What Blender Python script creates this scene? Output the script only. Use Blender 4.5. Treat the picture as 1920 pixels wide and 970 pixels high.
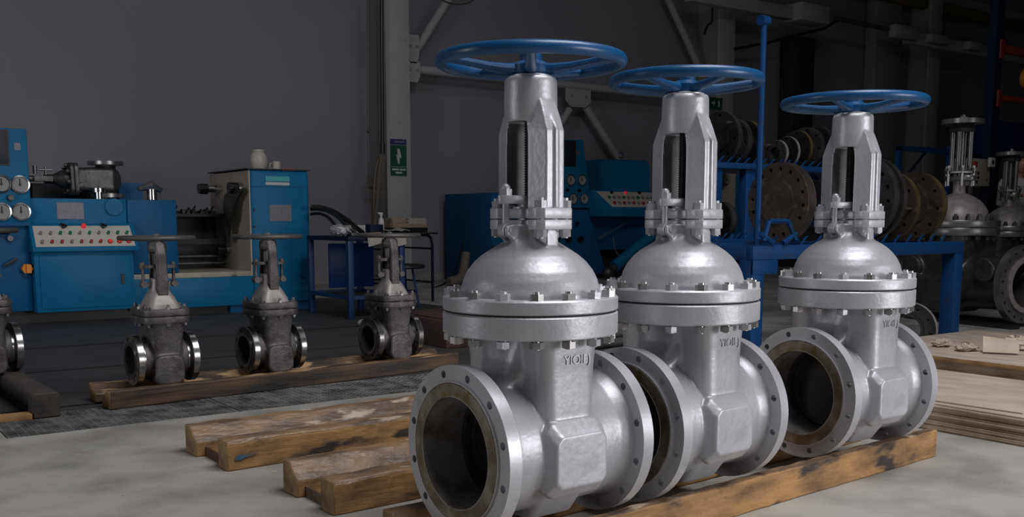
import bpy, bmesh, math, random
from mathutils import Vector, Matrix
random.seed(4)
for o in list(bpy.data.objects): bpy.data.objects.remove(o)
SC = bpy.context.scene
COL = SC.collection
PI = math.pi
R = math.radians

# ------------------------------------------------------------------ camera, world, lights, exposure
YAW, PITCH, FPX, HOR = R(36), R(7.2), 1850.0, 415.0
CYP = HOR + FPX * math.tan(PITCH)
cd = bpy.data.cameras.new('camera'); cam = bpy.data.objects.new('camera', cd); COL.objects.link(cam)
cam.location = (0, 0, 1); cam.rotation_euler = (PI/2 - PITCH, 0, -YAW)
cd.sensor_width = 36; cd.lens = FPX/1920*36; cd.shift_y = (CYP-485)/1920; cd.clip_end = 200; cd.clip_start = .05
SC.camera = cam
SC.view_settings.view_transform = 'Standard'; SC.view_settings.look = 'None'
SC.view_settings.gamma = 1; SC.view_settings.exposure = 0.0
try: SC.view_settings.use_curve_mapping = False
except Exception: pass
w = bpy.data.worlds.new('world'); SC.world = w; w.use_nodes = True
w.node_tree.nodes['Background'].inputs[0].default_value = (.50, .50, .62, 1)
w.node_tree.nodes['Background'].inputs[1].default_value = .035

def area(name, loc, target, sx, sy, power, col=(1, 1, 1), spread=PI):
    l = bpy.data.lights.new(name, 'AREA'); l.shape = 'RECTANGLE'; l.size = sx; l.size_y = sy; l.energy = power; l.color = col; l.spread = spread
    o = bpy.data.objects.new(name, l); COL.objects.link(o); o.location = loc
    o.rotation_euler = (Vector(target)-Vector(loc)).to_track_quat('-Z', 'Y').to_euler()
    return o
# roof skylight above the standing valves, gate opening behind and right of the camera
area('skylight', (3.2, .6, 6.6), (2.6, 2.2, 0), 4.5, 3.0, 350, (.97, .97, 1))
area('gate_daylight', (7.0, -6.0, 1.6), (2.6, 3, -1.2), 5.0, 2.8, 105, (.98, .97, 1), R(85))
area('side_fill', (-4.5, 5.5, 1.7), (5.5, 14, 1.3), 3.0, 2.4, 110, (.95, .95, 1))  # unseen fill added on the left to brighten the far wall and machine
area('back_skylight', (7.0, 8.0, 7.4), (7.0, 10.5, 0), 8.0, 1.5, 22, (.95, .95, 1))

# ------------------------------------------------------------------ pixel helpers (1920x970 frame -> hall coordinates)
FW = Vector((math.sin(YAW), math.cos(YAW), 0)); RT = Vector((math.cos(YAW), -math.sin(YAW), 0)); EYE = Vector((0, 0, 1))
def ray(px, py):
    u = (px-960)/FPX; v = (CYP-py)/FPX
    return FW*math.cos(PITCH)+Vector((0, 0, -math.sin(PITCH))) + RT*u + (FW*math.sin(PITCH)+Vector((0, 0, math.cos(PITCH))))*v
def onZ(px, py, z=0): r = ray(px, py); return EYE + r*((z-1)/r.z)
def onY(px, py, y): r = ray(px, py); return EYE + r*(y/r.y)
def onX(px, py, x): r = ray(px, py); return EYE + r*(x/r.x)
def onD(px, py, d): r = ray(px, py); return EYE + r*(d/r.dot(FW))

# ------------------------------------------------------------------ materials
def mat(name, col, rough=.6, metal=0, col2=None, scale=8, c0=.35, c1=.65, bump=0, bscale=None, coat=0, stretch=None, detail=6, col3=None, scale3=30, c30=.55, c31=.7, rough2=None):
    m = bpy.data.materials.new(name); m.use_nodes = True; nt = m.node_tree; b = nt.nodes['Principled BSDF']
    b.inputs['Base Color'].default_value = (*col, 1); b.inputs['Roughness'].default_value = rough; b.inputs['Metallic'].default_value = metal
    if coat: b.inputs['Coat Weight'].default_value = coat; b.inputs['Coat Roughness'].default_value = .15
    L = nt.links.new
    tc = nt.nodes.new('ShaderNodeTexCoord'); mp = nt.nodes.new('ShaderNodeMapping'); L(tc.outputs['Object'], mp.inputs[0])
    if stretch: mp.inputs['Scale'].default_value = stretch
    src = None
    if col2:
        n = nt.nodes.new('ShaderNodeTexNoise'); n.inputs['Scale'].default_value = scale; n.inputs['Detail'].default_value = detail; L(mp.outputs[0], n.inputs['Vector'])
        cr = nt.nodes.new('ShaderNodeValToRGB'); e = cr.color_ramp.elements
        e[0].position = c0; e[0].color = (*col, 1); e[1].position = c1; e[1].color = (*col2, 1)
        L(n.outputs[0], cr.inputs[0]); src = cr.outputs[0]
        if rough2 is not None:
            mr = nt.nodes.new('ShaderNodeMapRange'); mr.inputs[1].default_value = c0; mr.inputs[2].default_value = c1
            mr.inputs[3].default_value = rough; mr.inputs[4].default_value = rough2
            L(n.outputs[0], mr.inputs[0]); L(mr.outputs[0], b.inputs['Roughness'])
    if col3:
        n3 = nt.nodes.new('ShaderNodeTexNoise'); n3.inputs['Scale'].default_value = scale3; n3.inputs['Detail'].default_value = 4; L(mp.outputs[0], n3.inputs['Vector'])
        mr = nt.nodes.new('ShaderNodeMapRange'); mr.inputs[1].default_value = c30; mr.inputs[2].default_value = c31
        L(n3.outputs[0], mr.inputs[0])
        mx = nt.nodes.new('ShaderNodeMix'); mx.data_type = 'RGBA'; L(mr.outputs[0], mx.inputs[0])
        if src: L(src, mx.inputs[6])
        else: mx.inputs[6].default_value = (*col, 1)
        mx.inputs[7].default_value = (*col3, 1); src = mx.outputs[2]
    if src: L(src, b.inputs['Base Color'])
    if bump:
        n2 = nt.nodes.new('ShaderNodeTexNoise'); n2.inputs['Scale'].default_value = bscale or scale*4; n2.inputs['Detail'].default_value = 5; L(mp.outputs[0], n2.inputs['Vector'])
        bp = nt.nodes.new('ShaderNodeBump'); bp.inputs['Strength'].default_value = bump; bp.inputs['Distance'].default_value = .01
        L(n2.outputs[0], bp.inputs['Height']); L(bp.outputs[0], b.inputs['Normal'])
    return m
def emit(name, col, s):
    m = bpy.data.materials.new(name); m.use_nodes = True; b = m.node_tree.nodes['Principled BSDF']
    b.inputs['Base Color'].default_value = (*col, 1); b.inputs['Emission Color'].default_value = (*col, 1); b.inputs['Emission Strength'].default_value = s
    return m
M = {}
M['silver'] = mat('silver paint', (.46, .46, .485), .40, .35, (.56, .56, .595), 5, bump=.14, bscale=45, col3=(.36, .35, .37), scale3=7, c30=.58, c31=.8)
M['silver_smooth'] = mat('silver painted machined face', (.49, .49, .515), .36, .4, (.57, .57, .605), 6, bump=.04, bscale=90, col3=(.34, .33, .34), scale3=9, c30=.6, c31=.8)
M['inner_cast_shade'] = mat('grey casting with painted shade inside the yoke', (.15, .148, .15), .55, .3, (.20, .198, .2), 20, bump=.15, bscale=70)  # grey casting, with shade of the yoke window worked into the colour
M['zinc'] = mat('plated nut', (.6, .59, .58), .32, .85, (.4, .39, .38), 20)
M['rust_face'] = mat('brown varnished steel', (.17, .135, .10), .35, .7, (.42, .38, .33), 14, c0=.4, c1=.75, col3=(.20, .15, .04), scale3=18)
M['bore'] = mat('raw steel bore', (.30, .29, .28), .5, .2, (.50, .49, .48), 4, bump=.1, bscale=80, col3=(.10, .06, .035), scale3=10, c30=.5, c31=.75)
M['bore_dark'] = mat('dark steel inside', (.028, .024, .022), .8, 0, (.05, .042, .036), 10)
M['gasket'] = mat('black gasket', (.01, .01, .01), .7)
M['thread'] = mat('oiled stem steel', (.10, .095, .09), .3, .9)
M['hand_blue'] = mat('blue enamel', (.005, .085, .23), .36, 0, (.004, .068, .19), 12, coat=.15, bump=.05, bscale=60)
M['cast'] = mat('raw cast steel', (.095, .086, .085), .5, .5, (.155, .142, .138), 12, bump=.3, bscale=90, col3=(.06, .05, .045), scale3=9)
M['cast_bright'] = mat('ground steel', (.26, .235, .22), .5, .35, (.35, .32, .305), 16, bump=.1)
M['polished'] = mat('turned steel', (.42, .41, .40), .22, 1, (.55, .54, .53), 6, stretch=(8, 1, 1))
M['iron'] = mat('grey iron wheel', (.12, .11, .108), .5, .5, (.10, .095, .09), 20, bump=.2)
M['dark_cast'] = mat('dark oily steel', (.055, .052, .05), .38, .6, (.10, .095, .09), 8, bump=.25, bscale=40)
M['dark_bright'] = mat('machined grey steel', (.20, .195, .19), .32, .8, (.28, .27, .265), 8)
M['flange_brown'] = mat('brown rusted flange', (.085, .060, .045), .5, .4, (.045, .035, .028), 7, bump=.15, col3=(.13, .095, .06), scale3=15)
M['flange_grey'] = mat('grey oiled flange', (.075, .068, .065), .42, .5, (.04, .036, .034), 7, bump=.1)
M['flange_black'] = mat('black oiled flange', (.022, .021, .021), .28, .5, (.04, .038, .036), 10)
M['flange_rust'] = mat('orange primed flange', (.17, .055, .025), .6, 0, (.11, .045, .025), 9)
M['flange_yellow'] = mat('yellow varnish rim', (.17, .125, .045), .4, .4, (.05, .04, .025), 4)
M['bench_blue'] = mat('machine blue paint', (.006, .145, .30), .42, 0, (.005, .125, .265), 3, bump=.03, bscale=30)
M['bench_blue2'] = mat('machine deep blue paint', (.005, .10, .25), .45, 0, (.004, .085, .21), 3)
M['rack_blue'] = mat('rack blue paint', (.004, .042, .135), .45, 0, (.005, .05, .16), 6, bump=.06, col3=(.03, .03, .05), scale3=14, c30=.6, c31=.75)
M['navy'] = mat('navy paint', (.004, .009, .028), .5)
M['bench_frame'] = mat('dark blue bench paint', (.006, .028, .11), .5)
M['blue_plastic'] = mat('dark blue sheet', (.006, .025, .13), .4)
M['beige'] = mat('beige paint', (.42, .38, .31), .55, 0, (.36, .32, .26), 5, col3=(.1, .09, .08), scale3=6, c30=.66, c31=.72)
M['panel_beige'] = mat('button panel enamel', (.52, .49, .44), .5)
M['black'] = mat('black', (.012, .012, .013), .5)
M['black_gloss'] = mat('black gloss', (.01, .01, .012), .25)
M['cavity'] = mat('dark machine interior', (.012, .012, .016), .6, 0, (.02, .02, .025), 5)
M['screen'] = mat('dark screen glass', (.012, .018, .03), .55)
M['chrome'] = mat('chrome', (.6, .6, .6), .15, 1)
M['dial'] = mat('white dial', (.26, .26, .26), .5)
M['red'] = emit('lit red button', (.8, .03, .04), .25)
M['red_dim'] = mat('red button', (.35, .03, .03), .4)
M['green'] = mat('green button', (.01, .16, .05), .4)
M['grey_button'] = mat('grey button', (.22, .2, .19), .4)
M['orange'] = mat('orange switch', (.75, .22, .01), .4)
M['plate'] = mat('metal name plate', (.14, .14, .16), .45, .4, (.18, .17, .19), 30)
M['label_cyan'] = mat('cyan label', (.06, .36, .42), .5)
M['label_white'] = mat('white label', (.5, .5, .5), .6)
M['wall'] = mat('painted wall', (.245, .235, .262), .9, 0, (.26, .25, .277), .5, detail=3, col3=(.25, .232, .25), scale3=.7)
M['ceil'] = mat('ceiling sheet', (.16, .16, .18), .9)
M['column'] = mat('white column paint', (.44, .43, .43), .7, 0, (.40, .39, .39), 2, col3=(.3, .27, .25), scale3=5, c30=.66, c31=.75)
M['column_side'] = mat('beige grey column paint', (.27, .26, .25), .8)
M['steel_white'] = mat('white steel section', (.40, .40, .41), .6)
M['dark_sheet'] = mat('dark grey duct', (.018, .018, .022), .7)
M['yellow_beam'] = mat('yellow crane rail', (.13, .095, .012), .6)
M['floor'] = mat('worn concrete', (.43, .41, .37), .62, 0, (.215, .205, .185), 2.6, c0=.42, c1=.70, bump=.08, bscale=25, col3=(.24, .225, .20), scale3=.9, c30=.52, c31=.72, rough2=.8, detail=9)
M['plate_floor'] = mat('oily bed plates', (.045, .043, .043), .6, .1, (.065, .063, .062), 3, bump=.12, bscale=60)
M['grate'] = mat('galvanised grating', (.30, .30, .30), .45, .4, (.10, .10, .10), 9)
M['pit'] = mat('dark pit', (.02, .019, .018), .9)
WA = dict(rough=.75, bump=.5, bscale=18, stretch=(.35, 2.2, 2.2))
M['timber'] = mat('oil stained timber', (.46, .25, .095), .65, 0, (.20, .105, .045), 9, .40, .66, bump=.7, bscale=22, stretch=(.55, 1.6, 1.6), col3=(.04, .03, .024), scale3=7, c30=.56, c31=.64)
M['timber_top'] = mat('worn timber chamfer', (.34, .20, .10), .40, 0, (.13, .085, .06), 9, .38, .60, bump=.8, bscale=26, stretch=(.55, 1.6, 1.6), col3=(.62, .48, .36), scale3=11, c30=.58, c31=.68)
M['timber_dark'] = mat('dark oily timber', (.14, .08, .045), .6, 0, (.028, .023, .02), 5, .35, .62, bump=.5, bscale=18, stretch=(.35, 2.2, 2.2))
M['timber_dark_top'] = mat('dark timber worn top', (.16, .10, .06), .45, 0, (.05, .037, .03), 7, .35, .6, bump=.7, bscale=22, stretch=(.5, 1.8, 1.8), col3=(.52, .32, .16), scale3=8, c30=.50, c31=.62)
M['timber_grey'] = mat('grey oily timber', (.075, .06, .05), .7, 0, (.03, .027, .025), 4, .35, .65, bump=.5, bscale=18, stretch=(.35, 2.2, 2.2))
M['endgrain'] = mat('timber end grain', (.38, .24, .10), .8, 0, (.17, .11, .055), 16, bump=.4)
M['card'] = mat('cardboard', (.60, .49, .40), .85, 0, (.42, .335, .26), 6, bump=.15, bscale=30, stretch=(1, .4, 1))
M['card_top'] = mat('cardboard top', (.60, .50, .42), .8, 0, (.34, .265, .21), 5, bump=.5, bscale=9, stretch=(2.4, .6, 1), col3=(.60, .51, .43), scale3=5)
M['card_edge'] = mat('cardboard edge', (.70, .56, .44), .9, 0, (.33, .25, .18), 9, stretch=(1, .5, 3))
M['board'] = mat('orange plywood edge', (.50, .28, .11), .7, 0, (.27, .14, .06), 8)
M['rust_bar'] = mat('rusty bar', (.12, .05, .03), .7, .2, (.07, .035, .025), 10)
M['rust_block'] = mat('brown primed steel', (.075, .038, .03), .6, 0, (.05, .028, .024), 5)
M['steel_grey'] = mat('grey steel bars', (.13, .13, .135), .5, .4)
M['white'] = mat('white plastic', (.62, .6, .58), .5)
M['cream'] = mat('cream glazed ceramic', (.46, .42, .36), .4)
M['paper'] = mat('paper', (.42, .39, .34), .9, 0, (.33, .30, .26), 8, bump=.2)
M['tan_box'] = mat('tan carton', (.27, .21, .15), .9)
M['wood_handle'] = mat('wooden handle', (.42, .24, .11), .5)
M['hose'] = mat('black rubber hose', (.012, .012, .013), .4)
M['hose_tan'] = mat('tan hose', (.17, .14, .11), .7)
M['sign_green'] = mat('green sign', (.004, .075, .035), .5)
M['sign_blue'] = mat('blue sign', (.03, .03, .12), .5)
M['sign_white'] = mat('sign white', (.5, .52, .5), .5)
M['sign_faded'] = mat('sign faded print', (.16, .16, .26), .6)
M['red_paint'] = mat('red painted steel', (.20, .022, .015), .5)
M['hoist'] = mat('orange yellow hoist', (.45, .17, .01), .4)
M['skin'] = mat('skin', (.33, .17, .11), .6)
M['shirt'] = mat('pale shirt', (.42, .40, .42), .9)
M['trousers'] = mat('grey trousers', (.17, .17, .19), .9)
M['hair'] = mat('dark hair', (.03, .02, .015), .7)
M['foil'] = mat('crumpled foil', (.55, .55, .56), .4, .6, bump=.5)

for k_ in ('bench_blue', 'bench_blue2', 'rack_blue', 'navy', 'blue_plastic'): M[k_].node_tree.nodes['Principled BSDF'].inputs['Specular IOR Level'].default_value = .18

# ------------------------------------------------------------------ mesh helpers
class MB:
    def __init__(s): s.bm = bmesh.new()
    def face(s, vs):
        try: return s.bm.faces.new(vs)
        except ValueError: return None
    def box(s, x0, x1, y0, y1, z0, z1, T=None):
        P = [(x0, y0, z0), (x1, y0, z0), (x1, y1, z0), (x0, y1, z0), (x0, y0, z1), (x1, y0, z1), (x1, y1, z1), (x0, y1, z1)]
        v = [s.bm.verts.new(T @ Vector(p) if T else p) for p in P]
        for f in ((0, 3, 2, 1), (4, 5, 6, 7), (0, 1, 5, 4), (1, 2, 6, 5), (2, 3, 7, 6), (3, 0, 4, 7)): s.face([v[i] for i in f])
        return s
    def loft(s, rings, caps=True, closed=False):
        V = [[s.bm.verts.new(p) for p in r] for r in rings]; n = len(V[0])
        rr = list(zip(V, V[1:])) + ([(V[-1], V[0])] if closed else [])
        for a, b in rr:
            for i in range(n): s.face([a[i], a[(i+1) % n], b[(i+1) % n], b[i]])
        if caps and not closed:
            s.face(V[0][::-1]); s.face(V[-1])
        return s
    def lathe(s, prof, axis='z', c=(0, 0, 0), n=48, caps=True, closed=False):
        c = Vector(c); rings = []
        for r, h in prof:
            ring = []
            for i in range(n):
                a = 2*PI*i/n; u, v = r*math.cos(a), r*math.sin(a)
                ring.append(c + {'z': Vector((u, v, h)), 'x': Vector((h, u, v)), 'y': Vector((v, h, u))}[axis])
            rings.append(ring)
        return s.loft(rings, caps, closed)
    def rod(s, a, b, r0, r1=None, n=16):
        a, b = Vector(a), Vector(b); d = (b-a); q = d.to_track_quat('Z', 'Y'); r1 = r0 if r1 is None else r1
        return s.loft([[a+q @ Vector((r0*math.cos(2*PI*i/n), r0*math.sin(2*PI*i/n), 0)) for i in range(n)],
                       [b+q @ Vector((r1*math.cos(2*PI*i/n), r1*math.sin(2*PI*i/n), 0)) for i in range(n)]])
    def tube(s, pts, r, n=10, rz=None, closed=False):
        pts = [Vector(p) for p in pts]; rings = []; m = len(pts)
        rs = r if isinstance(r, (list, tuple)) else [r]*m
        prev = None
        for i, p in enumerate(pts):
            if closed: t = (pts[(i+1) % m]-pts[i-1])
            else: t = pts[min(i+1, m-1)]-pts[max(i-1, 0)]
            t.normalize()
            up = Vector((0, 0, 1)) if abs(t.z) < .95 else Vector((0, 1, 0))
            if prev is not None and not closed: up = prev
            x = t.cross(up)
            if x.length < 1e-4: x = t.cross(Vector((1, 0, 0)))
            x.normalize(); y = x.cross(t).normalized(); prev = y
            k = rz if rz else 1
            rings.append([p + x*rs[i]*math.cos(2*PI*j/n) + y*rs[i]*k*math.sin(2*PI*j/n) for j in range(n)])
        return s.loft(rings, True, closed)
    def prism(s, poly, z0, z1, f=None):
        f = f or (lambda x, y, z: (x, y, z))
        return s.loft([[f(x, y, z0) for x, y in poly], [f(x, y, z1) for x, y in poly]])
    def hexn(s, c, r, h, rot=0, n=6):
        return s.prism([(c[0]+r*math.cos(rot+2*PI*i/n), c[1]+r*math.sin(rot+2*PI*i/n)) for i in range(n)], c[2], c[2]+h)
    def sphere(s, c, r, n=16, sx=1, sy=1, sz=1):
        prof = [(max(r*math.sin(PI*i/n), 1e-4), -r*math.cos(PI*i/n)) for i in range(n+1)]
        c = Vector(c); rings = [[c+Vector((q*math.cos(2*PI*j/n)*sx, q*math.sin(2*PI*j/n)*sy, h*sz)) for j in range(n)] for q, h in prof]
        return s.loft(rings)
    def disc_ring(s, ro, ri, x0, x1, n, rb, rh, off=0, m=4, axis='x', c=(0, 0, 0)):
        """flange disc along the axis between x0 and x1 with n drilled holes"""
        c = Vector(c); bm = s.bm
        def P(r, a, h):
            u, v = r*math.cos(a), r*math.sin(a)
            return c + {'x': Vector((h, u, v)), 'z': Vector((u, v, h)), 'y': Vector((v, h, u))}[axis]
        da = 2*PI/n
        for k in range(n):
            ac = off + k*da; a0, a1 = ac-da/2, ac+da/2
            B = [(ro, a0+(a1-a0)*i/m) for i in range(m+1)] + [((ro+ri)/2, a1)] + [(ri, a1-(a1-a0)*i/m) for i in range(m+1)] + [((ro+ri)/2, a0)]
            H = []
            hc = (rb*math.cos(ac), rb*math.sin(ac))
            for r, a in B:
                dx, dy = r*math.cos(a)-hc[0], r*math.sin(a)-hc[1]; L = math.hypot(dx, dy)
                H.append((hc[0]+dx/L*rh, hc[1]+dy/L*rh))
            def PH(q, h): return P(math.hypot(*q), math.atan2(q[1], q[0]), h)
            nb = len(B)
            VB = {h: [bm.verts.new(P(r, a, h)) for r, a in B] for h in (x0, x1)}
            VH = {h: [bm.verts.new(PH(q, h)) for q in H] for h in (x0, x1)}
            for i in range(nb):
                j = (i+1) % nb
                s.face([VB[x0][i], VB[x0][j], VH[x0][j], VH[x0][i]][::-1]); s.face([VB[x1][i], VB[x1][j], VH[x1][j], VH[x1][i]])
                s.face([VH[x0][i], VH[x0][j], VH[x1][j], VH[x1][i]][::-1])
            for i in range(m): s.face([VB[x0][i], VB[x0][i+1], VB[x1][i+1], VB[x1][i]])
            for i in range(m+2, 2*m+2): s.face([VB[x0][i], VB[x0][i+1], VB[x1][i+1], VB[x1][i]])
        bmesh.ops.remove_doubles(bm, verts=bm.verts, dist=1e-5)
        return s
    def build(s, name, m, parent=None, dz=0, ang=32, bev=0, seg=2, T=None):
        bm = s.bm
        if T is not None: bmesh.ops.transform(bm, matrix=T, verts=bm.verts)
        if dz: bmesh.ops.translate(bm, vec=(0, 0, dz), verts=bm.verts)
        bmesh.ops.recalc_face_normals(bm, faces=bm.faces)
        if bev:
            ed = [e for e in bm.edges if len(e.link_faces) == 2 and e.calc_face_angle(0) > R(30)]
            bmesh.ops.bevel(bm, geom=ed, offset=bev, segments=seg, profile=.5, affect='EDGES', clamp_overlap=True)
        for f in bm.faces: f.smooth = True
        for e in bm.edges:
            if len(e.link_faces) != 2 or e.calc_face_angle(0) > R(ang): e.smooth = False
        me = bpy.data.meshes.new(name); bm.to_mesh(me); bm.free()
        o = bpy.data.objects.new(name, me); COL.objects.link(o)
        if m: me.materials.append(M[m] if isinstance(m, str) else m)
        if parent: o.parent = parent
        return o
def bake(o):
    bpy.context.view_layer.update()
    dg = bpy.context.evaluated_depsgraph_get()
    me = bpy.data.meshes.new_from_object(o.evaluated_get(dg)); o.modifiers.clear(); o.data = me
    return o
def remesh(o, v, it=6, f=.5):
    m = o.modifiers.new('r', 'REMESH'); m.mode = 'VOXEL'; m.voxel_size = v
    s = o.modifiers.new('s', 'SMOOTH'); s.iterations = it; s.factor = f
    mt = o.data.materials[0]; bake(o)
    if not o.data.materials: o.data.materials.append(mt)
    for p in o.data.polygons: p.use_smooth = True
    return o
def tag(o, label, cat, group=None, kind=None):
    o['label'] = label; o['category'] = cat
    if group: o['group'] = group
    if kind: o['kind'] = kind
    return o
def thing(name, label, cat, loc=(0, 0, 0), rz=0, group=None, s=1):
    o = bpy.data.objects.new(name, None); COL.objects.link(o); o.location = loc; o.rotation_euler = (0, 0, rz); o.scale = (s, s, s)
    o.empty_display_size = .1
    return tag(o, label, cat, group)
def struct(o): o['kind'] = 'structure'; return o
def copy_tree(o, parent=None):
    c = o.copy(); COL.objects.link(c); c.parent = parent
    for ch in list(o.children): copy_tree(ch, c)
    return c
def text(s, size, ext, m, name, parent, T):
    cu = bpy.data.curves.new(name, 'FONT'); cu.body = s; cu.size = size; cu.extrude = ext; cu.align_x = 'CENTER'; cu.align_y = 'CENTER'
    o = bpy.data.objects.new(name, cu); COL.objects.link(o); bpy.context.view_layer.update()
    me = bpy.data.meshes.new_from_object(o.evaluated_get(bpy.context.evaluated_depsgraph_get())); bpy.data.objects.remove(o)
    me.transform(T); me.materials.clear(); me.materials.append(M[m])
    o = bpy.data.objects.new(name, me); COL.objects.link(o)
    if parent: o.parent = parent
    return o
XZ = Matrix(((1, 0, 0, 0), (0, 0, -1, 0), (0, 1, 0, 0), (0, 0, 0, 1)))   # text lying in XY -> standing, facing -Y
def arc(c, r, a0, a1, n, f): return [f(c, r, a0+(a1-a0)*i/(n-1)) for i in range(n)]
def bez(p0, p1, p2, p3, n=14):
    p0, p1, p2, p3 = map(Vector, (p0, p1, p2, p3))
    return [p0*(1-t)**3+p1*3*t*(1-t)**2+p2*3*t*t*(1-t)+p3*t**3 for t in [i/(n-1) for i in range(n)]]
def rrect(hx, hy, r, n=5, cx=0, cy=0):
    P = []
    for sx, sy, a in ((1, 1, 0), (-1, 1, PI/2), (-1, -1, PI), (1, -1, 3*PI/2)):
        for i in range(n):
            t = a+PI/2*i/(n-1); P.append((cx+sx*(hx-r)+r*math.cos(t), cy+sy*(hy-r)+r*math.sin(t)))
    return P

# ------------------------------------------------------------------ setting
FX0, FX1, FY0, FY1 = -7.0, 32.0, -8.0, 14.6
GX0, GX1, GY0, GY1 = .74, 4.10, 5.0, 5.56
def floor_rects():
    b = MB()
    def q(x0, x1, y0, y1, z=0):
        v = [b.bm.verts.new(p) for p in ((x0, y0, z), (x1, y0, z), (x1, y1, z), (x0, y1, z))]; b.face(v)
    q(FX0, FX1, FY0, GY0); q(FX0, GX0, GY0, GY1); q(GX1, FX1, GY0, GY1)
    q(6.2, FX1, GY1, FY1); q(FX0, -3, GY1, FY1); q(-3, 6.2, 11.9, FY1)
    return b
struct(floor_rects().build('floor', 'floor'))
b = MB(); b.box(GX0, GX1, GY0, GY1, -.20, -.12); struct(b.build('floor_pit', 'pit'))
b = MB(); b.box(-3, 6.2, 5.57, 11.95, -.16, -.12); struct(b.build('floor_plate_bed', 'pit'))
for y0, y1 in ((5.562, 5.67), (5.72, 7.10), (7.15, 8.44), (8.52, 9.98), (10.05, 11.9)):
    b = MB(); b.box(-3, 6.2, y0, y1, -.12, .0); o = struct(b.build('floor_plate', 'plate_floor')); o.data.materials.append(M['pit'])
    for pl in o.data.polygons:
        if abs(pl.normal.z) < .5: pl.material_index = 1
b = MB(); b.box(FX0, FX1, 14.6, 14.8, 0, 8); struct(b.build('wall_back', 'wall'))
b = MB(); b.box(FX1, FX1+.2, FY0, 14.8, 0, 8); struct(b.build('wall_right', 'wall'))
b = MB(); b.box(FX0, FX1, FY0, 14.8, 8, 8.1); struct(b.build('ceiling', 'ceil'))
b = MB(); b.box(FX0, FX1, 14.56, 14.6, 0, .12); struct(b.build('baseboard_back', 'column_side'))
b = MB(); b.box(FX0, FX1, 14.5, 14.6, 6.5, 6.7); struct(b.build('trim_1', 'steel_white'))

# columns (I sections standing before the wall)
def column(x0, x1, label):
    t = thing('steel_column', label, 'column', ((x0+x1)/2, 14.3, 0)); hw = (x1-x0)/2
    b = MB(); b.box(-hw, hw, -.3, -.26, 0, 7.95); b.build('front_plate', 'column', t, bev=.004)
    b = MB(); b.box(-hw+.015, hw-.015, -.26, .295, 0, 7.95); b.build('shaft', 'column_side', t)
    b = MB(); b.box(-hw-.03, hw+.03, -.31, .295, 0, .03); b.build('base_plate', 'column_side', t)
    return t
column(7.73, 8.16, 'pale steel column carrying the green electrical sign, left of the front valve wheel')
column(15.28, 15.75, 'wide pale wall column behind the second handwheel, under the white rail')
column(22.7, 23.2, 'dim wall column between the third handwheel and the tall dark valve')
b = MB(); b.box(20.9, 21.9, 14.25, 14.55, 0, 7.9); tag(b.build('wall_pilaster', 'column_side', bev=.01), 'dim wide pilaster on the far wall right of the third handwheel', 'pilaster')

# truss bracing
def brace(p, q, r, label, name='bracing_tube'):
    b = MB(); b.rod(p, q, r); return tag(b.build(name, 'steel_white'), label, 'tube')
Y1 = 14.25
brace(onY(772, 129, Y1), onY(1312, 186, Y1), .075, 'long horizontal pale bracing tube passing behind the first two handwheels')
brace(onY(778, 98, Y1), onY(858, -28, Y1), .07, 'short diagonal bracing tube rising from the column top left of the first handwheel')
brace(onY(1068, 205, Y1), onY(1010, 300, Y1), .065, 'diagonal bracing tube falling left from the triangular gusset behind the first yoke')
brace(onY(1098, 200, Y1), onY(1172, 318, Y1), .07, 'diagonal bracing tube falling right from the gusset to the far blue machine')
brace(onY(1248, -12, Y1), onY(1312, 130, Y1), .07, 'diagonal bracing tube above the second handwheel meeting the wide column')
def gusset(px, py, w, h, label, group=None):
    p = onY(px, py, Y1-.1); t = thing('gusset_plate', label, 'plate', p)
    b = MB(); b.prism([(-w, h), (w, h), (w, -h*.4), (w*.6, -h), (-w*.6, -h), (-w, -h*.4)], -.012, .012, lambda x, y, z: (x, z, y)); b.build('plate', 'steel_white', t)
    for sx in (-.6, .6):
        b = MB(); b.rod((sx*w, -.03, .2*h), (sx*w, -.012, .2*h), .025, n=8); b.build('bolt', 'column_side', t)
gusset(1084, 184, .29, .16, 'pale bolted gusset plate on the tube between first and second valve')
gusset(775, 92, .10, .22, 'pale gusset plate on the column edge carrying the rising diagonal')
gusset(775, 135, .12, .16, 'pale gusset plate on the column edge carrying the long horizontal tube')

# rails, junction boxes
def beam(p0, p1, y, h, d, m, name, label, cat):
    a, c = onY(*p0, y), onY(*p1, y); zc = (a.z+c.z)/2
    b = MB(); b.box(a.x, c.x, y-d/2, y+d/2, zc-h/2, zc+h/2)
    return tag(b.build(name, m, bev=.01), label, cat)
beam((1290, -6), (1488, 24), 13.5, .24, .2, 'steel_white', 'rail_beam', 'pale rail beam at top right running into the largest junction box', 'beam')
beam((1700, 72), (2010, 128), 13.5, .26, .2, 'steel_white', 'rail_beam', 'dim pale rail beam at far right running behind the red crane arm', 'beam')
beam((1560, -22), (2010, 66), 14.2, .22, .2, 'yellow_beam', 'crane_rail', 'dull yellow crane rail high at the top right', 'beam')
def jbox(px0, py0, px1, py1, y, label, m='steel_white', d=.19):
    a, c = onY(px0, py0, y), onY(px1, py1, y)
    b = MB(); b.box(a.x, c.x, y, y+d, c.z, a.z); t = thing('junction_box', label, 'box', ((a.x+c.x)/2, y, c.z))
    o = b.build('box', m, t, bev=.02); o.matrix_parent_inverse = Matrix.Translation(-t.location)
    b = MB(); b.box(a.x+.05, c.x-.05, y-.015, y, c.z+.05, a.z-.05); o = b.build('cover', m, t, bev=.005); o.matrix_parent_inverse = Matrix.Translation(-t.location)
jbox(1504, 2, 1556, 46, 13.2, 'largest pale junction box at the end of the left rail beam', d=.45)
jbox(1681, 44, 1722, 76, 13.2, 'dim pale junction box left of the dim rail beam')
jbox(1748, 62, 1780, 84, 13.2, 'small pale clamp box on the dim rail beam')
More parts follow.
